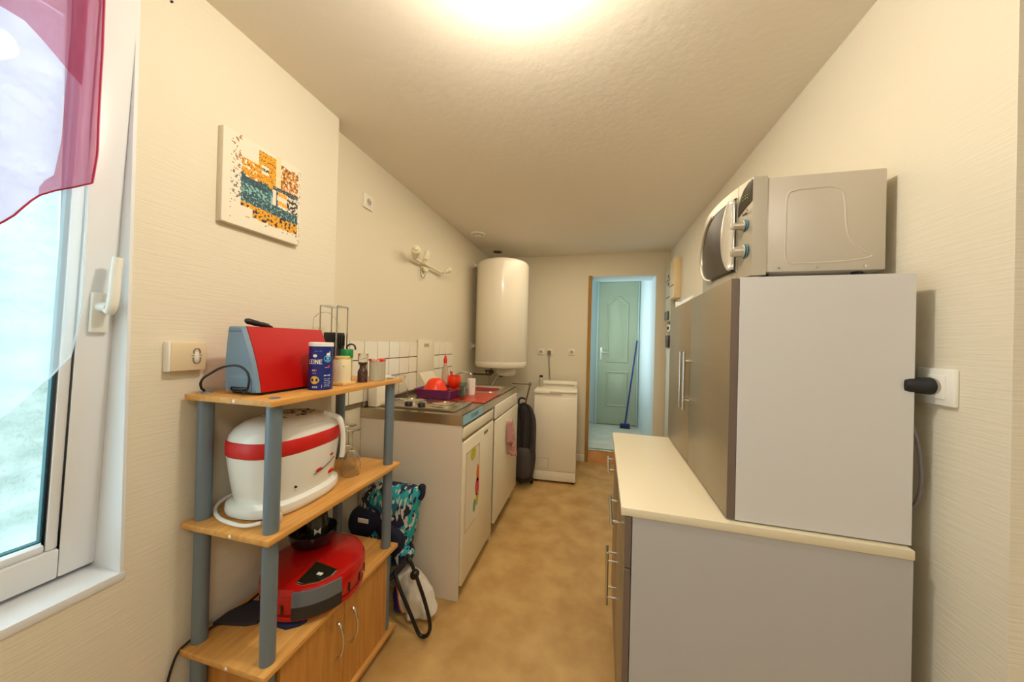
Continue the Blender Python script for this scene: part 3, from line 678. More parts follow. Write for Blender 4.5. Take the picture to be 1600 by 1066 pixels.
# ---------------------------------------------------------------- tile backsplash and panel
bs = MB().box(XF, XF + .004, 1.37, 2.72, KZ + .005, 1.296).build('grout_bed', GROUT)
bs.name = 'trim_8'; struct(bs)
ty = 1.442 - .112
m_ = MB(); zs_ = [(KZ + .03, 1.082), (1.087, 1.190), (1.195, 1.296)]
k = 0
while ty < 2.70:
    for z0, z1 in zs_:
        if ty + .107 > 1.37: m_.box(XF + .004, XF + .010, max(ty, 1.37), min(ty + .107, 2.72), z0, z1, .0015, 1)
    ty += .112
tb = m_.build('trim_9', TILE, None); struct(tb)
pb = thing('white_wall_panel', 'plain white panel with a small label leaning on the tiled splashback', 'panel', (XF + .03, 2.2, KZ))
m_ = MB(); m_.box(XF + .012, XF + .022, 2.10, 2.34, KZ + .032, 1.315, .002); m_.build('panel_sheet', mat('panel_white', (226, 218, 190), .35), pb)
MB().prism([(XF + .022, KZ + .14), (XF + .022, KZ + .032), (XF + .10, KZ + .004), (XF + .106, KZ + .006)], 2.12, 2.32, 'y').build('sloping_foot', mat('panel_white', (0, 0, 0)), pb)
MB().box(XF + .022, XF + .0235, 2.18, 2.25, 1.26, 1.285).build('small_label', mat('label_grey', (170, 164, 140), .6), pb)
# white boxes at the near end of the worktop
wb = thing('white_box', 'plain white box standing on the steel top behind the shelf', 'box', (-1.15, 1.6, KZ))
MB().box(XF + .022, XF + .08, 1.57, 1.70, KZ + .001, KZ + .15, .006).build('box_body', MELA, wb); MB().box(XF + .020, XF + .082, 1.567, 1.703, KZ + .15, KZ + .165, .005).build('lid', WHITEP, wb)

# ---------------------------------------------------------------- shelf unit (beech boards on blue grey posts)
su = thing('shelf_unit', 'open beech shelf unit with blue grey round posts and a low cupboard', 'shelf', (-.98, 1.0, 0))
SX0, SX1, SB0, SB1 = -1.14, -.822, .692, 1.304
T3, T2, T1 = 1.137, .766, .405
for z in (T3, T2, T1, .05):
    b_ = MB().box(SX0, SX1, SB0, SB1, z - .016, z, .0015).build('shelf_board', BEECH, su)
    if z in (T3, T2, T1): MB().lathe([(0, -.0012), (.004, -.0010), (.005, 0)], (-.955, SB0, z - .008), 12, axis='y').build('cam_screw', WHITEP, b_)
PX = ((-1.112, .73), (-.858, .73), (-1.112, 1.266), (-.858, 1.266))
for (x, y) in PX:
    for (a, b) in ((.05, T1 - .016), (T1, T2 - .016), (T2, T3 - .016)):
        MB().cyl((x, y, a), (x, y, b), .0195, 28).build('post', POST, su)
    MB().lathe([(.014, 0), (.013, .003), (0, .004)], (x, y, T3), 20).build('post_cap', POST, su)
    MB().cyl((x, y, 0), (x, y, .034), .017, 16).build('foot', BLKR, su)
m_ = MB(); m_.box(SX0 + .01, -.85, .752, .766, .05, T1 - .016); m_.box(SX0 + .01, -.85, 1.232, 1.246, .05, T1 - .016)
m_.box(SX0 + .004, SX0 + .01, .752, 1.246, .05, T1 - .016); m_.build('cupboard_case', BEECHV, su, smooth=False)
for k, (a, b) in enumerate(((.752, .998), (1.0, 1.246))):
    d = MB().box(-.85, -.836, a, b, .054, T1 - .02, .001).build('cupboard_door', BEECHV, su, smooth=False)
    y = .965 if k == 0 else 1.035
    MB().tube(spline([(-.836, y, .325), (-.822, y, .318), (-.812, y, .29), (-.810, y, .265), (-.812, y, .24), (-.822, y, .212), (-.836, y, .205)], 4), [.0055] * 3 + [.0042] * 19 + [.0055] * 3, 10).build('handle', CHROME, d)

# toaster
to = thing('toaster', 'long red toaster with blue grey ends on the top shelf', 'toaster', (-1.0, .88, T3))
TY0, TY1 = .745, 1.03
def tring(y, g=0, top=1.338, bot=1.146):
    xl0, xl1, xr0, xr1 = -1.062 + g, -1.056 + g, -.930 - g, -.993 - g
    H_ = top - bot
    pts = []
    for i in range(7):
        t = i / 6; pts.append((xl0 + (xl1 - xl0) * t - .006 * sin(pi * t), y, bot + H_ * t))
    for i in range(7):
        t = 1 - i / 6; pts.append((xr0 + (xr1 - xr0) * t ** 1.15 + .004 * sin(pi * t), y, bot + H_ * t))
    return pts
MB().loft([tring(TY0 + .006), tring((TY0 + TY1) / 2), tring(TY1 - .006)]).build('red_shell', RED, to)
e1 = MB().loft([tring(TY0 - .004, .008, 1.334), tring(TY0 + .0065, .003, 1.338)]).build('end_cap', BLUEG, to)
MB().loft([tring(TY1 - .0065, .003, 1.338), tring(TY1 + .004, .008, 1.334)]).build('end_cap', BLUEG, to)
MB().box(-1.048, -1.0, TY0 - .006, TY0 - .003, 1.322, 1.3235).build('cap_seam', DGREY, e1)
m_ = MB(); m_.box(-1.045, -.955, TY0 - .007, TY0 - .003, 1.148, 1.185, .002); m_.build('cord_guard', mat('shadow_blue_grey', (100, 122, 138), .45), e1)
MB().box(-1.028, -.972, TY0 - .0085, TY0 - .006, 1.148, 1.160, .004).build('cord_opening', BLACK, e1)
m_ = MB(); m_.box(-1.03, -1.006, .79, 1.0, 1.333, 1.3385, .001); m_.build('bread_slot', BLACK, to)
MB().tube(spline([(-1.03, .772, 1.352), (-1.026, .78, 1.354), (-1.02, .80, 1.349), (-1.012, .83, 1.343), (-1.01, .845, 1.338)], 4), [.003, .006, .008, .009, .0095] + [.009] * 4 + [.008] * 4 + [.005, .005, .004, .003], 12).build('lever', BLACK, to)
m_ = MB(); m_.box(-1.05, -.94, TY0 + .01, TY1 - .01, T3 + .0005, 1.147, .003); m_.build('base', BLACK, to)
MB().lathe([(.019, 0), (.0185, -.006), (.012, -.009), (0, -.010)][::-1], (-.941, 1.0, 1.20), 24, axis='x').build('browning_dial', mat('dial_grey', (150, 150, 140), .4), to)
m_ = MB()
for z, n in ((1.190, 5), (1.182, 4)):
    for i in range(n): m_.box(-.9405 - (z - 1.146) * .1, -.9385 - (z - 1.146) * .1, .957 + i * .006, .961 + i * .006, z, z + .0035)
m_.build('faint_print', mat('print_grey', (206, 160, 150), .5), to)
MB().tube(spline([(-.985, TY0 - .008, 1.152), (-.955, .722, 1.147), (-.932, .712, 1.165), (-.928, .712, 1.19), (-.94, .712, 1.212), (-.975, .712, 1.225), (-1.02, .705, 1.218), (-1.07, .705, 1.195), (-1.10, .712, 1.182), (-1.125, .722, 1.165), (-1.141, .735, 1.148), (-1.149, .75, 1.125), (-1.149, .757, 1.0), (-1.149, .757, .8)], 6), .0032, 8).build('power_cord', BLKR, to)

# blue salt canister
sc_ = thing('salt_canister', 'dark blue cardboard salt canister with white lid on the top shelf', 'canister', (-.875, .935, T3))
CX_, CY_ = -.888, .918
MB().lathe([(0, .001), (.036, .001), (.036, .146)], (CX_, CY_, T3), 40).build('blue_tube', mat('salt_blue', (22, 40, 122), .35), sc_)
MB().lathe([(.0372, .144), (.0372, .155), (.035, .157), (0, .157)], (CX_, CY_, T3), 40).build('lid', WHITEP, sc_)
def wrap(nm, m, parent, cx, cy, r, z0, a0, pts_list):
    """flat figures wrapped round a cylinder: polygons in (arc length, height)"""
    mb = MB()
    for poly in pts_list:
        n = len(poly); cxs = sum(p[0] for p in poly) / n; czs = sum(p[1] for p in poly) / n
        f = lambda p: (cx + r * cos(a0 + p[0] / r), cy + r * sin(a0 + p[0] / r), z0 + p[1])
        c = mb.bm.verts.new(f((cxs, czs))); V = [mb.bm.verts.new(f(p)) for p in poly]
        for k in range(n): mb.bm.faces.new((c, V[k], V[(k + 1) % n]))
    return mb.build(nm, m, parent)
def oval(x, z, a, b, n=20): return [(x + a * cos(2 * pi * k / n), z + b * sin(2 * pi * k / n)) for k in range(n)]
def bar(x0, x1, z0, z1): return [(x0, z0), (x1, z0), (x1, z1), (x0, z1)]
AF = math.atan2(-CY_, -CX_)      # direction facing the room side
A_ = AF + .1
wrap('light_blue_badge', mat('whale_blue', (70, 160, 200), .4), sc_, CX_, CY_, .0363, T3, A_, [oval(.017, .104, .013, .013)])
wrap('white_whale', WHITEP, sc_, CX_, CY_, .0365, T3, A_, [oval(.019, .118, .007, .005), bar(.011, .024, .109, .1105), bar(.012, .022, .1035, .105), bar(.022, .025, .119, .128), oval(-.022, .113, .007, .005)])
wrap('yellow_badge', mat('badge_yellow', (226, 190, 60), .45), sc_, CX_, CY_, .0363, T3, A_, [oval(-.022, .034, .014, .013), [(-.012, .04), (-.006, .032), (-.012, .028)]])
wrap('red_mark', mat('mark_red', (214, 50, 40), .45), sc_, CX_, CY_, .0365, T3, A_, [oval(.021, .077, .004, .005), oval(-.018, .066, .004, .003)])
wrap('white_print', mat('print_white', (200, 204, 214), .5), sc_, CX_, CY_, .0365, T3, A_,
     [bar(.008, .017, .0735, .0755), bar(.006, .026, .046, .051)] + [bar(.006 + .002 * (i % 2), .024 + .002 * (i % 3), .012 + i * .006, .0145 + i * .006) for i in range(5)] +
     [bar(-.029 + .006 * i, -.025 + .006 * i, .008, .014) for i in range(3)] + [bar(-.031 + .006 * i, -.027 + .006 * i, .063, .068) for i in range(2)] + [bar(-.001, .0005, .008, .018)] +
     [bar(-.029, -.017, .0555, .057), bar(-.027, -.018, .0345, .0355)] + [oval(-.012 + .009 * math.cos(i * 2.3), .128 + .005 * sin(i * 3.1), .0008, .0008, 6) for i in range(6)])
# wrapped letters INE preceded by a partial L
let = {'L': [bar(0, .002, 0, .012), bar(0, .006, 0, .002)], 'E': [bar(0, .002, 0, .012), bar(0, .007, 0, .002), bar(0, .006, .005, .007), bar(0, .007, .010, .012)],
       'I': [bar(0, .002, 0, .012)], 'N': [bar(0, .002, 0, .012), bar(.006, .008, 0, .012), [(0, .012), (.002, .012), (.008, 0), (.006, 0)]]}
L_ = []; xcur = -.046
for ch in 'LEINE':
    L_ += [[(a * 1.25 + xcur, b * 1.25 + .086) for a, b in p] for p in let[ch]]; xcur += {'I': .0045, 'E': .0108, 'N': .0122, 'L': .0095}[ch]
wrap('lettering', WHITEP, sc_, CX_, CY_, .0366, T3, A_, L_)

# cream jar with square wooden base
cj = thing('cream_jar', 'cream ceramic jar with yellow rim beside the salt canister', 'jar', (-.915, 1.07, T3))
MB().box(-.935, -.867, .998, 1.062, T3 + .0005, T3 + .012, .003).build('wooden_base', mat('pale_wood', (224, 186, 120), .5), cj)
MB().lathe([(0, .012), (.028, .012), (.029, .05), (.027, .088), (.024, .096)], (-.902, 1.03, T3), 28, ex=2.8).build('jar_body', mat('cream_ceramic', (232, 218, 180), .35), cj)
MB().lathe([(.0255, .095), (.0265, .099), (.0255, .106), (0, .106)], (-.902, 1.03, T3), 28).build('jar_lid', mat('straw_yellow', (226, 198, 120), .5), cj)
MB().lathe([(0, 0), (.004, 0), (.004, .003), (0, .003)], (-.88, 1.012, T3 + .07), 12).build('yellow_dot', mat('badge_yellow', (0, 0, 0)), cj)
# green capped bottle
gb = thing('spice_bottle', 'small spice bottle with bright green cap on the top shelf', 'bottle', (-.935, 1.092, T3))
MB().lathe([(0, .001), (.019, .001), (.02, .01), (.02, .095), (.017, .102)], (-.935, 1.092, T3), 20).build('bottle_body', mat('spice_yellow', (196, 184, 120), .4), gb)
MB().lathe([(.0225, .098), (.0225, .128), (.021, .130), (0, .130)], (-.935, 1.092, T3), 24).build('green_cap', mat('cap_green', (16, 128, 62), .35), gb)
# mug handle dark behind
mh = thing('dark_hook', 'dark curved utensil handle sticking up behind the green capped bottle', 'utensil', (-.95, 1.20, T3))
MB().tube(spline([(-.967, 1.128, T3 + .001), (-.967, 1.128, T3 + .125), (-.964, 1.13, T3 + .143), (-.952, 1.134, T3 + .149), (-.939, 1.138, T3 + .143), (-.936, 1.14, T3 + .127)], 5), .0035, 8).build('handle', DGREY, mh)
# pepper mill
pm = thing('pepper_grinder', 'clear topped pepper grinder with black body on the top shelf', 'grinder', (-.89, 1.17, T3))
MB().lathe([(0, .001), (.019, .001), (.019, .042), (.016, .050), (.012, .056), (.012, .068), (.017, .074), (.017, .080)], (-.885, 1.122, T3), 24).build('grinder_body', mat('dark_peppercorn', (44, 32, 30), .3, noise=(160, .4, .6, (100, 66, 56), (1, 1, 1))), pm)
MB().lathe([(.0175, .078), (.019, .085), (.0185, .112), (.017, .114), (0, .1145)], (-.885, 1.122, T3), 24).build('clear_cap', GLASS, pm)
# red lidded glass jars
def glass_jar(name, label, x, y, r, h, grp=None, lid=True):
    t = thing(name, label, 'jar', (x, y, T3), 0, grp)
    MB().lathe([(0, .001), (r * .92, .001), (r, .006), (r, h - .012), (r * .94, h - .004), (r * .94, h)], (x, y, T3), 12 if lid else 24).build('glass_body', mat('ribbed_jar_glass', (214, 212, 200), .08, trans=.85, ior=1.15), t)
    if lid:
        MB().lathe([(r * .99, h - .006), (r * 1.02, h - .004), (r * 1.0, h + .004), (0, h + .006)], (x, y, T3), 24).build('red_lid', mat('red_cloth_lid', (222, 40, 30), .5, noise=(50, .45, .55, (236, 206, 190), (1, 1, 1))), t)
    return t
glass_jar('glass_jar', 'ribbed glass jar with red and white lid at the far end of the top shelf', -.874, 1.197, .032, .086)
glass_jar('drinking_glass', 'plain grey glass tumbler between pepper grinder and red lidded jar', -.918, 1.172, .014, .075, lid=False)
# chrome wire stand behind the toaster with black clips
ws = thing('wire_stand', 'tall square chrome wire stand behind the red toaster', 'stand', (-1.02, 1.12, T3))
zt, zb_ = 1.437, T3 + .004
c4 = [(-1.05, 1.075), (-.985, 1.09), (-1.0, 1.165), (-1.065, 1.15)]
m_ = MB()
for (x, y) in c4: m_.cyl((x, y, zb_ - .003), (x, y, zt), .0028, 8)
m_.tube([(x, y, zt) for x, y in c4], .003, 8, closed=True); m_.tube([(x, y, zb_) for x, y in c4], .003, 8, closed=True)
m_.build('wire_frame', CHROME, ws)
MB().tube(spline([(-1.075, 1.07, T3 + .002), (-1.078, 1.07, 1.36), (-1.07, 1.075, 1.395), (-1.045, 1.08, 1.41), (-1.015, 1.09, 1.405), (-.992, 1.10, 1.375), (-.985, 1.105, 1.34)], 5), .0013, 6).build('thin_wire_loop', CHROME, ws)
rk = thing('black_clip_box', 'black ribbed plastic box inside the chrome wire stand', 'box', (-1.02, 1.12, 1.25))
m_ = MB(); m_.box(-1.047, -.998, 1.095, 1.145, T3 + .0085, T3 + .10, .004); m_.build('stem', DGREY, rk)
m_ = MB(); m_.box(-1.05, -.995, 1.092, 1.148, 1.262, 1.332, .004)
for i in range(4): m_.box(-.996, -.991, 1.094 + i * .014, 1.102 + i * .014, 1.268 + (i % 2) * .01, 1.322, .001)
m_.box(-1.05, -.99, 1.088, 1.092, 1.29, 1.30); m_.box(-1.045, -1.0, 1.10, 1.14, T3 + .10, 1.263); m_.build('ribbed_head', BLACK, rk)

# deep fryer on the middle shelf
FX, FY, FZ = -1.0, .905, T2
df = thing('deep_fryer', 'white deep fryer with a red band on the middle shelf', 'deep fryer', (FX, FY, FZ))
def fl(mb_prof, nm, m, par=df, ex=2.6): return MB().lathe(mb_prof, (FX, FY, FZ), 56, sx=.122, sy=.165, ex=ex).build(nm, m, par)
fl([(0, .002), (.93, .002), (.98, .008), (1.0, .02), (.985, .034), (.90, .042), (0, .042)], 'base', WHITEG)
fl([(.86, .042), (.89, .06), (.94, .11), (.985, .165), (.995, .182)], 'body', WHITEG)
fl([(.998, .182), (1.01, .185), (1.013, .205), (1.008, .224), (.99, .228)], 'red_band', REDB)
fl([(.985, .227), (.96, .240), (.88, .258), (.74, .273), (.5, .283), (.25, .2865), (0, .2875)], 'lid', WHITEG)
MB().lathe([(0, .2), (.3, .1995), (.55, .196)], (FX, FY, FZ + .088), 24, sx=.12, sy=.15).build('lid_filter', mat('speckled_filter', (232, 228, 216), .6, noise=(60, .50, .54, (60, 54, 48), (1, 1, 1))), df)
HXs = FX + .098
m_ = MB(); m_.tube(spline([(FX + .07, FY + .075, FZ + .276), (FX + .10, FY + .09, FZ + .264), (FX + .122, FY + .095, FZ + .25), (FX + .132, FY + .10, FZ + .20), (FX + .132, FY + .10, FZ + .14), (FX + .129, FY + .10, FZ + .118)], 5), [.010] * 12 + [.009] * 14, 10); m_.build('lid_handle', WHITEG, df)
m_ = MB(); m_.tube(spline([(FX + .06, FY + .055, FZ + .276), (FX + .085, FY + .066, FZ + .262), (FX + .108, FY + .066, FZ + .236)], 4), .0018, 6); m_.tube(spline([(FX + .07, FY + .085, FZ + .273), (FX + .09, FY + .076, FZ + .26)], 3), .0018, 6); m_.build('drawn_line', DGREY, df)
def sidepoint(a, k, z): ca, sa = cos(a), sin(a); e = 2 / 2.6; return (FX + math.copysign(abs(ca) ** e, ca) * .122 * k, FY + math.copysign(abs(sa) ** e, sa) * .165 * k, FZ + z)
for (a, z, r, m__, nm, k) in ((-.35, .075, .004, BLACK, 'black_button', .93), (.05, .10, .010, REDB, 'red_button', .93), (.42, .072, .012, REDB, 'red_button', .90), (.35, .135, .006, REDB, 'red_light', .965)):
    p = sidepoint(a, k, z); MB().lathe([(0, .006), (r * .7, .005), (r, 0)], (p[0] - .002, p[1], p[2]), 16, axis='x', sx=1.6 if m__ is REDB else 1, sy=.7 if m__ is REDB else 1).build(nm, m__, df)
MB().tube([sidepoint(-.02 + .09 * i, .955 + .006 * i, .092 + .006 * i) for i in range(6)], .0012, 6).build('dark_trim_line', DGREY, df)
MB().tube(spline([(FX - .10, FY + .02, FZ + .03), (-1.118, .86, FZ + .03), (-1.125, .80, FZ + .025), (-1.115, .765, FZ + .012), (-1.06, .735, FZ + .0075), (-1.0, .722, FZ + .0075), (-.94, .722, FZ + .0075), (-.905, .74, FZ + .012)], 6), .0055, 10).build('cord', WHITEP, df)
m_ = MB(); m_.box(-.905, -.868, .756, .776, FZ + .004, FZ + .030, .005); m_.lathe([(0, 0), (.014, 0), (.016, .012), (.013, .02), (0, .02)], (-.887, .766, FZ + .028), 16)
plg = m_.build('cord_plug', mat('pale_plug_plastic', (214, 206, 188), .4), df)
MB().cyl((-.893, .766, FZ + .046), (-.893, .766, FZ + .066), .0024, 8).build('plug_pin', CHROME, plg); MB().cyl((-.880, .77, FZ + .046), (-.880, .77, FZ + .066), .0024, 8).build('plug_pin', CHROME, plg)

# wine glasses upside down
g0 = thing('wine_glass', 'upside down wine glass nearest the front edge of the middle shelf', 'glass', (-.925, 1.12, T2), 0, 'upside down wine glasses')
pr = [(.030, .001), (.033, .02), (.034, .038), (.031, .058), (.022, .076), (.010, .086), (.0038, .092), (.0032, .10), (.0032, .145), (.006, .152), (.014, .157), (.030, .160), (.030, .162), (0, .164)]
MB().lathe([(.0285, .0015), (.0315, .02), (.0325, .038), (.0295, .057), (.0208, .0748), (.009, .0842), (0, .087)][::-1] + pr, (-.925, 1.12, T2), 32).build('bowl_and_stem', GLASS, g0)
g0_bowl = [o for o in S.objects if o.parent == g0][0]
for v in g0_bowl.data.vertices: v.co.z *= 1.12; v.co.x *= 1.05; v.co.y *= 1.05
dup(g0, (-.985, 1.17, T2), 'upside down wine glass standing behind its twin close to the fryer')

# lower shelf: red robot vacuum
RX, RY, RZ0 = -.952, .985, T1
rv = thing('robot_vacuum', 'thick round red robot vacuum cleaner with a black bumper window on the lower shelf', 'robot vacuum', (RX, RY, RZ0))
m_ = MB(); m_.lathe([(0, .012), (.12, .012), (.128, .022), (.155, .030), (.161, .045), (.163, .085), (.160, .093), (.162, .096), (.155, .112), (.13, .122), (.06, .129), (0, .130)], (RX, RY, RZ0), 64)
m_.build('red_shell', REDD, rv)
def ringseg(nm, m, r, a0, a1, z0, z1, th=.004, par=rv, n=24, r1=None):
    mb = MB(); r1 = r1 or r
    def P(rr, a, z): return (RX + rr * cos(a), RY + rr * sin(a), RZ0 + z)
    F = [[mb.bm.verts.new(P(rr + d, a0 + (a1 - a0) * i / n, z)) for rr, z, d in ((r, z0, 0), (r1, z1, 0), (r1, z1, -th), (r, z0, -th))] for i in range(n + 1)]
    for A, B in zip(F, F[1:]):
        for k in range(4): mb.bm.faces.new((A[k], A[(k + 1) % 4], B[(k + 1) % 4], B[k]))
    mb.bm.faces.new(list(reversed(F[0]))); mb.bm.faces.new(F[-1]); return mb.build(nm, m, par)
AD = RAD(-43)
bw = ringseg('bumper_window', mat('smoky_window', (98, 104, 110), .2, coat=.3), .1655, AD - .44, AD + .44, .062, .106, .008, r1=.1638)
ringseg('bumper_lower', mat('smoky_dark', (38, 38, 40), .3), .1655, AD - .44, AD + .44, .022, .062, .006)
ringseg('lower_lip', REDD, .160, AD - 1.4, AD - .06, .016, .030, .02); ringseg('lower_lip', REDD, .160, AD + .08, AD + 1.3, .016, .030, .02)
for a in (-.62, .62, .95, 1.25, -.95): ringseg('side_slot', BLACK, .1648, AD + a - .015, AD + a + .015, .040, .070, .003, n=3)
def tri(k, dz, nm, m):
    c = (RX + .062 * cos(AD), RY + .062 * sin(AD)); pts = []
    for rr, da in ((.055, 0), (.138, .46), (.146, .30), (.149, 0), (.146, -.30), (.138, -.46)):
        pts.append((RX + rr * cos(AD + da), RY + rr * sin(AD + da)))
    cx = sum(p[0] for p in pts) / 6; cy = sum(p[1] for p in pts) / 6
    mb = MB(); V = []
    for (x, y) in pts:
        x = cx + (x - cx) * k; y = cy + (y - cy) * k; rr = math.hypot(x - RX, y - RY)
        z = .130 - .006 * (rr / .125) ** 2 if rr < .125 else .124 - (rr - .125) * .45
        V.append((x, y, RZ0 + z + dz))
    A = [mb.bm.verts.new(v) for v in V]; B = [mb.bm.verts.new((v[0], v[1], v[2] - .006)) for v in V]
    mb.bm.faces.new(A); mb.bm.faces.new(list(reversed(B)))
    for i in range(6): mb.bm.faces.new((A[i], B[i], B[(i + 1) % 6], A[(i + 1) % 6]))
    return mb.build(nm, m, rv, smooth=False)
tri(1.0, .003, 'chrome_frame', CHROME); tri(.9, .0045, 'display_window', mat('dark_green_glass', (24, 30, 24), .1, coat=.5))
m_ = MB(); q = (RX + .13 * cos(AD + .02), RY + .13 * sin(AD + .02))
for dx in (-.009, .001): m_.box(q[0] + dx, q[0] + dx + .008, q[1], q[1] + .01, RZ0 + .127, RZ0 + .1295)
m_.build('white_icons', WHITEP, rv)
for a in (-.6, .6, pi):
    MB().lathe([(0, -.012), (.012, -.012), (.012, .012), (0, .012)], (RX + .10 * cos(AD + a), RY + .10 * sin(AD + a), RZ0 + .0125), 14, axis='x').build('wheel', BLACK, rv)
MB().tube(spline([(-1.10, .93, T1 + .02), (-1.10, .88, T1 + .015), (-1.105, .82, T1 + .006), (-1.118, .76, T1 + .006), (-1.125, .71, T1 + .008), (-1.135, .685, T1 - .02), (-1.14, .665, .28), (-1.13, .65, .10), (-1.10, .64, .006)], 6), .0035, 8).build('power_cord', BLKR, rv)
# black pan with glass bottle base standing on it
bp = thing('black_bowl', 'shiny black bowl resting on top of the red robot vacuum', 'bowl', (-1.01, 1.03, RZ0 + .133))
MB().lathe([(0, .132), (.05, .1325), (.068, .142), (.078, .165), (.080, .185), (.076, .185), (.073, .166), (.063, .147), (.045, .139), (0, .138)], (-1.01, 1.03, RZ0), 36).build('bowl_shell', mat('black_enamel', (18, 18, 20), .15, coat=.6), bp)
bb = thing('dark_bottle', 'short dark glass jar standing in the black bowl', 'jar', (-1.0, 1.04, RZ0 + .14))
MB().lathe([(0, .1395), (.036, .1395), (.038, .15), (.038, .21), (.032, .224), (.032, .235), (0, .235)], (-1.0, 1.04, RZ0), 24).build('jar_body', mat('dark_olive_glass', (40, 46, 34), .12, coat=.4), bb)
wrap('white_label', WHITEP, bb, -1.0, 1.04, .0383, RZ0, RAD(-48), [bar(-.01, .012, .175, .198)])
# flat things under the robot
nf = thing('navy_strap', 'navy blue flat fabric strap lying under the red robot vacuum', 'strap', (-.92, .85, T1))
m_ = MB(); m_.prism([(-1.0, .875), (-.985, .852), (-.935, .823), (-.90, .823), (-.872, .843), (-.862, .862), (-.87, .878), (-.93, .885)], T1 + .0006, T1 + .0095); m_.build('strap_body', NAVY, nf)
ff = thing('felt_insole', 'dark grey pointed felt insole lying beside the blue strap', 'insole', (-1.06, .83, T1))
m_ = MB(); m_.prism([(-1.128, .775), (-1.10, .785), (-1.03, .80), (-1.003, .815), (-1.003, .86), (-1.05, .885), (-1.105, .875), (-1.128, .82)], T1 + .0006, T1 + .0105); o_ = m_.build('felt_body', DGREY, ff)

# shopping trolley bag behind the shelf
def letters_cloth():
    m = bpy.data.materials.new('teal_lettered_fabric'); m.use_nodes = True; nt = m.node_tree; b = nt.nodes['Principled BSDF']; b.inputs['Roughness'].default_value = .65
    tc = nt.nodes.new('ShaderNodeTexCoord'); 
    def vor(scale, st, rot):
        mp = nt.nodes.new('ShaderNodeMapping'); mp.inputs['Scale'].default_value = st; mp.inputs['Rotation'].default_value = rot; nt.links.new(tc.outputs['Object'], mp.inputs[0])
        v = nt.nodes.new('ShaderNodeTexVoronoi'); v.distance = 'CHEBYCHEV'; v.inputs['Scale'].default_value = scale; v.inputs['Randomness'].default_value = .85; nt.links.new(mp.outputs[0], v.inputs['Vector']); return v
    v1 = vor(13, (1, 1, 1.4), (.3, .4, .5)); v2 = vor(70, (1.6, 1.2, .6), (.15, .5, .4))
    def ramp(src, els):
        r = nt.nodes.new('ShaderNodeValToRGB'); r.color_ramp.interpolation = 'CONSTANT'
        while len(r.color_ramp.elements) < len(els): r.color_ramp.elements.new(.5)
        for e, (p, c) in zip(r.color_ramp.elements, els): e.position = p; e.color = (*lin(c), 1)
        nt.links.new(src, r.inputs[0]); return r
    sep = nt.nodes.new('ShaderNodeSeparateColor'); nt.links.new(v1.outputs['Color'], sep.inputs[0]); sep2 = nt.nodes.new('ShaderNodeSeparateColor'); nt.links.new(v2.outputs['Color'], sep2.inputs[0])
    A = ramp(sep.outputs[0], [(0, (18, 26, 58)), (.22, (20, 100, 124)), (.45, (30, 160, 168)), (.8, (16, 64, 98))])
    B = ramp(sep2.outputs[1], [(0, (196, 196, 180)), (.5, (16, 24, 50)), (.8, (214, 208, 190))])
    K = ramp(sep2.outputs[0], [(0, (0, 0, 0)), (.70, (255, 255, 255))])
    mx = nt.nodes.new('ShaderNodeMix'); mx.data_type = 'RGBA'
    nt.links.new(K.outputs[0], mx.inputs['Factor']); nt.links.new(A.outputs[0], mx.inputs['A']); nt.links.new(B.outputs[0], mx.inputs['B']); nt.links.new(mx.outputs['Result'], b.inputs['Base Color']); return m
TEAL = letters_cloth()
random.seed(3)
bg = thing('shopping_bag', 'teal and navy lettered shopping bag slumped between shelf and kitchenette', 'bag', (-.97, 1.42, 0))
from mathutils import noise as NZ
def lump(name, rings, m, par, n=40, amp=.012, fr=14, seed=0):
    mb = MB(); R_ = []
    for (cx, cy, cz, ax, ay) in rings:
        row = []
        for k in range(n):
            a = 2 * pi * k / n; p = Vector((cx + ax * cos(a), cy + ay * sin(a), cz)); d = Vector((cos(a), sin(a), 0)); q_ = NZ.noise(p * fr + Vector((seed, 0, 0))) + .5 * NZ.noise(p * fr * 2.3)
            p += d * q_ * amp; p.z += NZ.noise(p * fr + Vector((0, seed, 5))) * amp * .8; row.append(p)
        R_.append(row)
    mb.loft(R_); return mb.build(name, m, par, sub=1)
lump('bag_cloth', [(-1.02, 1.425, .19, .08, .05), (-.99, 1.425, .26, .15, .075), (-.98, 1.425, .36, .165, .08), (-.97, 1.425, .44, .165, .078), (-.955, 1.425, .51, .165, .07), (-.93, 1.425, .565, .15, .055), (-.91, 1.425, .60, .125, .035), (-.90, 1.425, .612, .09, .015)], TEAL, bg, seed=2)
lump('navy_fold', [(-1.06, 1.40, .34, .05, .06), (-1.05, 1.385, .40, .09, .06), (-1.03, 1.38, .45, .11, .055), (-1.01, 1.385, .49, .10, .04), (-1.0, 1.39, .505, .06, .02)], mat('navy_cloth', (18, 24, 50), .75), bg, seed=5)
lump('navy_fold', [(-.90, 1.375, .29, .03, .02), (-.885, 1.37, .35, .06, .035), (-.905, 1.37, .40, .08, .035), (-.95, 1.37, .44, .07, .03), (-.98, 1.375, .46, .03, .02)], mat('navy_cloth', (0, 0, 0)), bg, seed=8)
MB().tube(spline([(-.79, 1.43, .60), (-.772, 1.42, .61), (-.765, 1.41, .585), (-.775, 1.405, .56)], 4), [.012, .014, .016, .016, .016, .014, .012, .012, .012, .012, .012, .012, .012], 8).build('corner_tab', mat('navy_cloth', (0, 0, 0)), bg)
MB().box(-1.045, -.99, 1.318, 1.322, .455, .475, .001).build('white_tag', WHITEP, bg)
lump('lower_cloth', [(-.88, 1.40, .235, .03, .03), (-.875, 1.40, .25, .05, .035), (-.865, 1.40, .28, .06, .04), (-.86, 1.40, .31, .065, .045), (-.87, 1.40, .34, .06, .04)], TEAL, bg, seed=11)
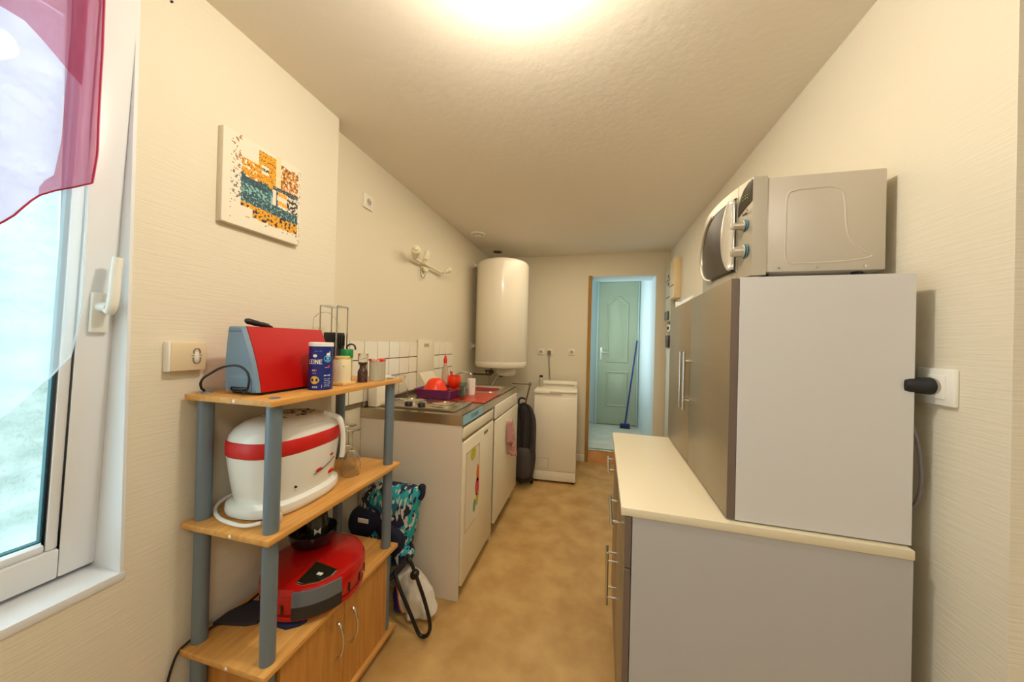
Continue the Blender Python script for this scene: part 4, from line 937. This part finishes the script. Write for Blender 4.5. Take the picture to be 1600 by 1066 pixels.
# white plastic bag with blue and red print
pb_ = thing('plastic_bag', 'crumpled white plastic bag with blue and orange print on the floor behind the shelf', 'bag', (-.82, 1.38, 0))
def bagmat():
    m = bpy.data.materials.new('printed_white_plastic'); m.use_nodes = True; nt = m.node_tree; b = nt.nodes['Principled BSDF']; b.inputs['Roughness'].default_value = .4
    tc = nt.nodes.new('ShaderNodeTexCoord'); n = nt.nodes.new('ShaderNodeTexNoise'); n.inputs['Scale'].default_value = 4.2; n.inputs['Detail'].default_value = 0
    mp = nt.nodes.new('ShaderNodeMapping'); mp.inputs['Location'].default_value = (.1, .3, .22); nt.links.new(tc.outputs['Object'], mp.inputs[0]); nt.links.new(mp.outputs[0], n.inputs['Vector'])
    r = nt.nodes.new('ShaderNodeValToRGB'); r.color_ramp.interpolation = 'CONSTANT'
    for i in range(3): r.color_ramp.elements.new(.5)
    for e, (p, c) in zip(r.color_ramp.elements, [(0, (28, 40, 120)), (.52, (214, 60, 40)), (.57, (236, 170, 40)), (.61, (228, 222, 208)), (.9, (228, 222, 208))]): e.position = p; e.color = (*lin(c), 1)
    sx = nt.nodes.new('ShaderNodeVectorMath'); sx.operation = 'DOT_PRODUCT'; sx.inputs[1].default_value = (9, 0, 4.0); nt.links.new(tc.outputs['Object'], sx.inputs[0])
    ad = nt.nodes.new('ShaderNodeMath'); ad.operation = 'ADD'; nt.links.new(sx.outputs['Value'], ad.inputs[0]); nt.links.new(n.outputs['Fac'], ad.inputs[1])
    nt.links.new(ad.outputs[0], r.inputs[0]); nt.links.new(r.outputs[0], b.inputs['Base Color']); return m
lump('bag_film', [(-.80, 1.42, .010, .10, .05), (-.79, 1.42, .03, .115, .058), (-.795, 1.42, .06, .11, .055), (-.80, 1.42, .10, .10, .052), (-.81, 1.42, .14, .09, .048), (-.82, 1.42, .18, .075, .04), (-.83, 1.42, .215, .055, .03), (-.83, 1.42, .235, .02, .012)], bagmat(), pb_, amp=.034, fr=22, seed=4)
# folding black tube frame
tf_ = thing('folding_frame', 'folded black metal tube frame leaning in front of the white plastic bag', 'frame', (-.74, 1.31, 0))
YF = 1.3145
MB().tube(spline([(-.79, YF + .02, .33), (-.775, YF, .335), (-.755, YF, .31), (-.70, YF, .19), (-.668, YF, .10), (-.662, YF, .055), (-.675, YF, .022), (-.70, YF, .012), (-.722, YF, .03), (-.76, YF, .10), (-.81, YF, .19), (-.845, YF + .01, .245), (-.85, YF + .015, .262)], 6), .008, 10).build('tube_loop', BLACK, tf_)
MB().tube(spline([(-.79, YF + .02, .335), (-.80, YF + .02, .31), (-.83, YF + .02, .27), (-.87, YF + .02, .225), (-.90, YF + .03, .20)], 5), .013, 10).build('foam_grip', DGREY, tf_)
MB().lathe([(0, -.016), (.015, -.015), (.018, -.008), (.018, .008), (.015, .015), (0, .016)], (-.742, YF, .275), 18, axis='y').build('pivot_joint', BLACK, tf_)

# ---------------------------------------------------------------- things on the kitchenette top
ta = thing('dish_tray', 'purple plastic dish tray beside the tiled splashback', 'tray', (-.98, 1.98, KZ))
def tr_ring(d, z): return [(a, b, z) for a, b in rrect(-1.12 + d, -.85 - d, 1.90 + d, 2.16 - d, .03)]
m_ = MB(); m_.loft([tr_ring(.012, KZ + .004), tr_ring(.0, KZ + .055), tr_ring(-.004, KZ + .058), tr_ring(-.003, KZ + .062), tr_ring(.006, KZ + .060), tr_ring(.02, KZ + .012)]); m_.build('tray_body', PURPLE, ta)
for x in (-1.10, -.875):
    for y in (1.92, 2.14): MB().cyl((x, y, KZ + .0005), (x, y, KZ + .006), .01, 10).build('foot', PURPLE, ta)
cb_ = thing('orange_colander', 'orange bowl turned upside down in the purple tray', 'bowl', (-1.0, 1.98, KZ + .05))
MB().lathe([(.078, .048), (.080, .052), (.076, .058), (.064, .085), (.048, .112), (.030, .125), (0, .128)], (-1.005, 1.985, KZ), 32).build('bowl_shell', ORANGE, cb_)
dp = thing('dark_plate', 'dark plate lying under the upside down orange bowl in the purple tray', 'plate', (-.99, 1.99, KZ + .02))
MB().lathe([(0, .030), (.06, .030), (.088, .042), (.090, .046), (.06, .036), (0, .036)], (-.985, 1.995, KZ), 30).build('plate_body', DGREY, dp)
ob = thing('orange_bowl', 'round orange bowl stacked on edge at the far side of the purple tray', 'bowl', (-.93, 2.11, KZ + .05))
MB().lathe([(0, .07), (.018, .072), (.036, .085), (.047, .11), (.048, .135), (.044, .155), (.046, .158), (.040, .158), (.044, .135), (.043, .11), (.034, .09), (0, .078)], (-.925, 2.10, KZ - .022), 28).build('bowl_shell', ORANGE, ob)
lidt = thing('tray_bowl', 'small orange dish under the round orange bowl in the purple tray', 'dish', (-.93, 2.1, KZ + .02))
MB().lathe([(0, .014), (.03, .014), (.044, .035), (.046, .048), (.042, .046), (.028, .024), (0, .022)], (-.925, 2.10, KZ), 28).build('dish_shell', ORANGE, lidt)
# soap bottles
sb1 = thing('dish_soap_bottle', 'clear dish soap bottle with red cap behind the orange bowls', 'bottle', (-1.06, 2.24, KZ))
MB().lathe([(0, .001), (.026, .002), (.028, .02), (.027, .13), (.02, .17), (.012, .20), (.010, .215)], (-1.06, 2.24, KZ), 24, sy=.7).build('bottle_body', mat('pinkish_clear_plastic', (236, 214, 200), .1, trans=.8, ior=1.2), sb1)
MB().lathe([(.013, .21), (.014, .235), (.009, .25), (.006, .268), (0, .268)], (-1.06, 2.24, KZ), 20).build('red_cap', mat('cap_red', (222, 40, 30), .35), sb1)
sb2 = thing('red_soap_bottle', 'red squeeze bottle in front of the clear dish soap bottle', 'bottle', (-1.0, 2.2, KZ))
MB().lathe([(0, .001), (.022, .002), (.024, .02), (.023, .09), (.014, .115), (.008, .13), (.005, .152), (0, .152)], (-1.0, 2.225, KZ), 24).build('bottle_body', mat('cap_red', (0, 0, 0)), sb2)
# glasses and cup
def tumbler(name, label, x, y, r, h, m, cat='glass', grp=None, z=KZ):
    t = thing(name, label, cat, (x, y, z), 0, grp)
    MB().lathe([(0, .001), (r * .88, .001), (r, h), (r - .002, h), (r * .86, .008), (0, .008)], (x, y, z), 24).build('glass_body', m, t); return t
tumbler('glass_tumbler', 'green tinted glass tumbler beside the purple tray', -.835, 2.05, .026, .10, mat('green_glass', (190, 214, 196), .05, trans=.9, ior=1.2))
tumbler('clear_tumbler', 'clear glass tumbler nearest the hob beside the purple tray', -.812, 1.96, .024, .085, GLASS)
tumbler('white_cup', 'plain white beaker between the green tumbler and the red cutting mat', -.82, 2.16, .028, .115, WHITEP, 'cup')
jg = thing('glass_carafe', 'clear glass carafe on the steel top near the hob', 'carafe', (-1.10, 1.88, KZ))
MB().lathe([(0, .001), (.045, .001), (.05, .015), (.048, .06), (.032, .10), (.026, .12), (.032, .15), (.030, .152), (.024, .12), (.030, .10), (.045, .06), (.046, .012), (0, .01)], (-1.15, 1.80, KZ), 28).build('carafe_body', GLASS, jg)
mtt = thing('red_cutting_mat', 'thin translucent red cutting board lying across the sink edge', 'cutting board', (-.74, 2.07, KZ))
m_ = MB(); m_.prism([(-.855, 1.90), (-.632, 1.89), (-.64, 2.26), (-.85, 2.24)], KZ + .0015, KZ + .0055); m_.build('mat_sheet', mat('red_plastic_sheet', (176, 48, 22), .3), mtt)
MB().prism([(-.79, 2.03), (-.72, 2.03), (-.72, 2.035), (-.79, 2.035)], KZ + .0056, KZ + .0062).build('dark_slit', mat('dark_red_slit', (120, 24, 14), .5), mtt)
rw = thing('red_basin', 'red plastic washing up basin inside the sink', 'basin', (-.86, 2.48, KZ - .14))
def br(d, z): return [(a, b, z) for a, b in rrect(-.99 + d, -.73 - d, 2.36 + d, 2.61 - d, .04)]
MB().loft([br(.035, KZ - .14), br(.004, KZ - .02), br(0, KZ - .008), br(.006, KZ - .006), br(.045, KZ - .13)]).build('basin_shell', mat('maroon_plastic', (150, 54, 60), .35), rw)
sp = thing('red_sponge', 'small bright red scrubber on the sink edge', 'sponge', (-.83, 2.31, KZ))
lump('sponge_body', [(-.89, 2.30, KZ + .001, .012, .016), (-.89, 2.30, KZ + .006, .022, .026), (-.89, 2.30, KZ + .018, .020, .024), (-.89, 2.30, KZ + .024, .010, .012)], mat('bright_red_foam', (222, 20, 40), .7), sp, n=16, amp=.002, fr=60)

# ---------------------------------------------------------------- black backpack trolley between sink unit and washer
bk = thing('wheeled_backpack', 'black wheeled bag with chrome pull handle between sink unit and washing machine', 'bag', (-.59, 2.95, 0))
lump('bag_body', [(-.60, 2.97, .03, .07, .08), (-.59, 2.97, .06, .085, .10), (-.59, 2.97, .25, .09, .105), (-.59, 2.97, .45, .088, .10), (-.59, 2.97, .62, .085, .09), (-.60, 2.97, .70, .07, .07), (-.60, 2.97, .735, .04, .04)], mat('black_nylon', (48, 44, 44), .6), bk, amp=.05, fr=13)
lump('front_pocket', [(-.585, 2.87, .10, .05, .02), (-.58, 2.865, .14, .07, .03), (-.58, 2.865, .34, .07, .03), (-.585, 2.87, .38, .05, .02)], mat('charcoal_nylon', (72, 66, 64), .6), bk, amp=.006)
MB().tube(spline([(-.63, 2.90, .70), (-.62, 2.88, .75), (-.58, 2.87, .765), (-.545, 2.88, .73), (-.525, 2.88, .66), (-.52, 2.875, .5), (-.53, 2.87, .38)], 5), .012, 8).build('shoulder_strap', BLKR, bk)
m_ = MB(); m_.cyl((-.60, 2.93, .70), (-.535, 2.86, .94), .0075, 12); m_.cyl((-.535, 2.86, .945), (-.70, 2.86, .945), .007, 12); m_.lathe([(0, -.018), (.015, -.016), (.018, 0), (.015, .016), (0, .018)], (-.535, 2.86, .945), 16, axis='y')
m_.build('pull_handle', mat('dull_chrome', (150, 136, 110), .3, metal=.8), bk)
MB().tube(spline([(-.63, 2.88, .72), (-.635, 2.86, .79), (-.61, 2.85, .82), (-.575, 2.86, .81)], 5), .009, 8).build('grab_handle', DGREY, bk)
for x in (-.65, -.53): MB().lathe([(0, -.012), (.028, -.012), (.03, 0), (.028, .012), (0, .012)], (x, 3.03, .03), 18, axis='x').build('wheel', BLKR, bk)

# ---------------------------------------------------------------- broom in the hallway
br_ = thing('broom', 'broom with dark blue handle leaning by the hallway door', 'broom', (.47, 4.85, .145))
MB().cyl((.455, 4.86, .20), (.598, 4.93, 1.38), .011, 12).build('handle', mat('broom_blue', (44, 50, 130), .35), br_)
m_ = MB(); m_.box(.39, .52, 4.84, 4.88, .175, .21, .006); m_.build('broom_head', mat('broom_blue', (0, 0, 0)), br_)
MB().prism([(.385, .146), (.525, .146), (.515, .177), (.395, .177)], 4.835, 4.885, 'y').build('bristles', DGREY, br_)

# ---------------------------------------------------------------- left wall: light switch socket, picture, high socket, spotlights
sw = thing('light_switch', 'cream wall switch and socket block beside the window', 'switch', (XL, .695, 1.246))
MB().box(XL, XL + .026, .652, .738, 1.205, 1.287, .004).build('switch_body', mat('aged_ivory', (226, 208, 172), .4), sw)
MB().box(XL, XL + .024, .648, .654, 1.204, 1.288, .003).build('side_edge', WHITEP, sw)
m_ = MB(); m_.tube([(XL + .0265, .713 + .008 * cos(a), 1.258 + .011 * sin(a)) for a in [i * pi / 8 for i in range(-1, 10)]], .0018, 6); m_.tube([(XL + .0265, .713 + .009 * cos(a), 1.238 + .013 * sin(a)) for a in [pi + i * pi / 8 for i in range(-1, 10)]], .0018, 6)
m_.box(XL + .025, XL + .0275, .700, .725, 1.248, 1.2495); m_.build('rocker_outline', mat('switch_grey', (120, 116, 110), .5), sw)
MB().lathe([(.008, .0262), (.006, .0275), (0, .028)], (XL, .713, 1.247), 16, axis='x', sx=.9, sy=1.6).build('rocker', WHITEP, sw)

hs = socket_double('wall_socket', 'square socket high on the left wall beyond the picture', (XF, 1.553, 2.06), 'x+', .076, .076, mm=MELA)
nl = thing('wall_nail', 'tiny dark nail in the wall high above the light switch', 'nail', (XL, .644, 2.227)); MB().cyl((XL, .644, 2.227), (XL + .006, .644, 2.227), .0028, 8).build('nail_head', BLACK, nl)

pc = thing('canvas_picture', 'small canvas print in yellow and teal on the left wall', 'picture', (XL, .91, 1.82))
PY0, PY1, PZ0, PZ1, PXF = .768, 1.047, 1.668, 1.966, XL + .022
MB().box(XL, PXF, PY0, PY1, PZ0, PZ1, .0015).build('canvas_block', mat('canvas_edge_white', (224, 214, 192), .7), pc)
NX, NYy = 84, 90
rnd = random.Random(11)
WHT = (234, 226, 206); YEL = (232, 168, 34); AMB = (206, 124, 22); BRN = (120, 74, 30); SLT = (44, 70, 84); TEA = (60, 122, 128); LTE = (140, 182, 172); DRK = (48, 42, 44); GRY = (150, 140, 124)
def pix(u, v):
    n1 = NZ.noise(Vector((u * 9, v * 9, 1))); n2 = NZ.noise(Vector((u * 30, v * 30, 4))); n3 = NZ.noise(Vector((u * 70, v * 55, 9))); j = rnd.random()
    if u < .10 + .02 * n1 or u > .97: return GRY if (n3 > .30 and u > .08) else WHT
    if v < .13 + .03 * n1: return GRY if (n2 > .3 and v > .09 and u > .4) else WHT
    if u < .20:
        if v > .25 and n2 + .6 * n3 > .30 - 1.4 * (u - .1): return (168, 118, 60) if v > .6 else ((110, 104, 100) if n3 > 0 else GRY)
        return WHT
    if v < .30 - .05 * u:      # taxi
        if u < .34 and n1 > -.1: return WHT
        return DRK if n2 > .16 else (YEL if n3 < .25 else AMB)
    if v < .42 - .05 * u: return SLT if n3 > -.12 else LTE if n2 > 0 else TEA
    if u > .60 and v < .62:    # bus / white building
        if v > .58: return SLT if n3 > -.2 else GRY
        if u < .66: return SLT if u > .645 else WHT
        if .67 < u < .80: return YEL if (int((v - .3) * 18) % 2 == 0 and n3 < .3) else WHT
        return DRK if n2 > .02 else (WHT if n3 > -.2 else GRY)
    if v < .50: return LTE if n2 > .05 else TEA if n3 > 0 else SLT
    if u < .45 and v < .60 + .05 * n1: return TEA if n3 > .30 else SLT
    if u < .60 and v < .57 + .05 * n1: return SLT if n2 > -.15 else TEA
    if .20 <= u < .40:
        if v > .78: return WHT
        return WHT if n2 > .22 else (YEL if n3 < .1 else AMB if n3 < .3 else BRN)
    if .40 <= u < .63:
        if v > .95: return WHT
        if .70 < v < .80 and .44 < u < .54: return DRK if (abs(v - .75) < .012 and n3 > -.2) else WHT
        if int(v * 60) % 3 == 0 and n3 > .05: return BRN
        return AMB if n3 > .15 else YEL
    if u < .70: return (236, 214, 160) if n3 < .3 else WHT
    if v < .92: return AMB if n3 > .12 else (BRN if n2 > .1 else WHT if n2 < -.15 else (214, 170, 90))
    return WHT
me = bpy.data.meshes.new('printed_picture'); vs = []; fs = []
for j in range(NYy + 1):
    for i in range(NX + 1): vs.append((PXF + .0006, PY0 + .001 + (PY1 - PY0 - .002) * i / NX, PZ0 + .001 + (PZ1 - PZ0 - .002) * j / NYy))
for j in range(NYy):
    for i in range(NX): a = j * (NX + 1) + i; fs.append((a, a + 1, a + NX + 2, a + NX + 1))
inv = WM(pc).inverted(); me.from_pydata([inv @ Vector(v) for v in vs], [], fs)
ca_ = me.color_attributes.new('paint', 'BYTE_COLOR', 'CORNER')
for p in me.polygons:
    i = p.index % NX; j = p.index // NX; c = lin(pix((i + .5) / NX, (j + .5) / NYy))
    for li in p.loop_indices: ca_.data[li].color = (*c, 1)
pmt = bpy.data.materials.new('print_paint'); pmt.use_nodes = True; at = pmt.node_tree.nodes.new('ShaderNodeVertexColor'); at.layer_name = 'paint'
pmt.node_tree.links.new(at.outputs[0], pmt.node_tree.nodes['Principled BSDF'].inputs['Base Color']); pmt.node_tree.nodes['Principled BSDF'].inputs['Roughness'].default_value = .6
me.materials.append(pmt); po = bpy.data.objects.new('printed_picture', me); COL.objects.link(po); po.parent = pc

# three-headed spotlight bar
sl = thing('spotlight_bar', 'white three headed spotlight bar on the left wall, switched off', 'wall lamp', (XF, 2.2, 1.85))
MB().tube([(XF + .035, 1.98, 1.862), (XF + .035, 2.42, 1.852)], .009, 10).build('bar', mat('ivory_lacquer', (232, 222, 190), .35), sl)
MB().lathe([(.05, .001), (.045, .022), (0, .03)], (XF, 2.18, 1.857), 28, axis='x').build('wall_rose', mat('ivory_lacquer', (0, 0, 0)), sl)
def spot(a, b, r0, r1, nm='spot_head'):
    a, b = Vector(a), Vector(b); h = MB().tube([a, a.lerp(b, .25), a.lerp(b, .3), a.lerp(b, .92), b], [r0 * .5, r0 * .6, r0, r1, r1 * .8], 20).build(nm, mat('ivory_lacquer', (0, 0, 0)), sl)
    MB().tube([b - (b - a) * .05, b + (b - a) * .12, b + (b - a) * .18], [r1 * .7, r1 * .6, r1 * .25], 16).build('bulb', mat('unlit_bulb', (236, 226, 196), .25), h)
spot((XF + .04, 1.99, 1.86), (XF + .10, 1.90, 1.90), .022, .032)
spot((XF + .05, 2.10, 1.86), (XF + .075, 2.10, 1.935), .018, .020)
spot((XF + .05, 2.41, 1.852), (XF + .09, 2.44, 1.885), .018, .026)
MB().tube([(XF + .012 + .001 * k, 2.13 + .025 * cos(2 * pi * k / 16), 1.79 + .035 * sin(2 * pi * k / 16)) for k in range(17)], .003, 6).build('cord_coil', mat('grey_green_cord', (140, 140, 112), .5), sl)

# ceiling vents
v1 = thing('ceiling_vent', 'white round ceiling vent by the left wall', 'vent', (-1.07, 2.89, ZC))
MB().lathe([(.072, 0), (.070, -.010), (.045, -.012), (.042, -.004)], (-1.07, 2.89, ZC), 32).build('vent_ring', WHITEP, v1)
MB().lathe([(0, -.004), (.043, -.003)][::-1], (-1.07, 2.89, ZC), 32).build('vent_throat', DGREY, v1)
MB().lathe([(0, -.024), (.030, -.022), (.034, -.016), (0, -.014)], (-1.07, 2.89, ZC), 32).build('vent_cone', WHITEP, v1); MB().cyl((-1.07, 2.89, ZC - .016), (-1.07, 2.89, ZC - .002), .004, 8).build('vent_stem', DGREY, v1)
v2 = thing('ceiling_hole', 'small dark round ceiling outlet above the water heater', 'vent', (-1.06, 3.5, ZC))
MB().lathe([(.05, 0), (.048, -.006), (.038, -.008), (.034, -.001), (0, -.001)], (-1.06, 3.5, ZC), 24).build('outlet_ring', mat('dark_outlet', (90, 72, 56), .6), v2)
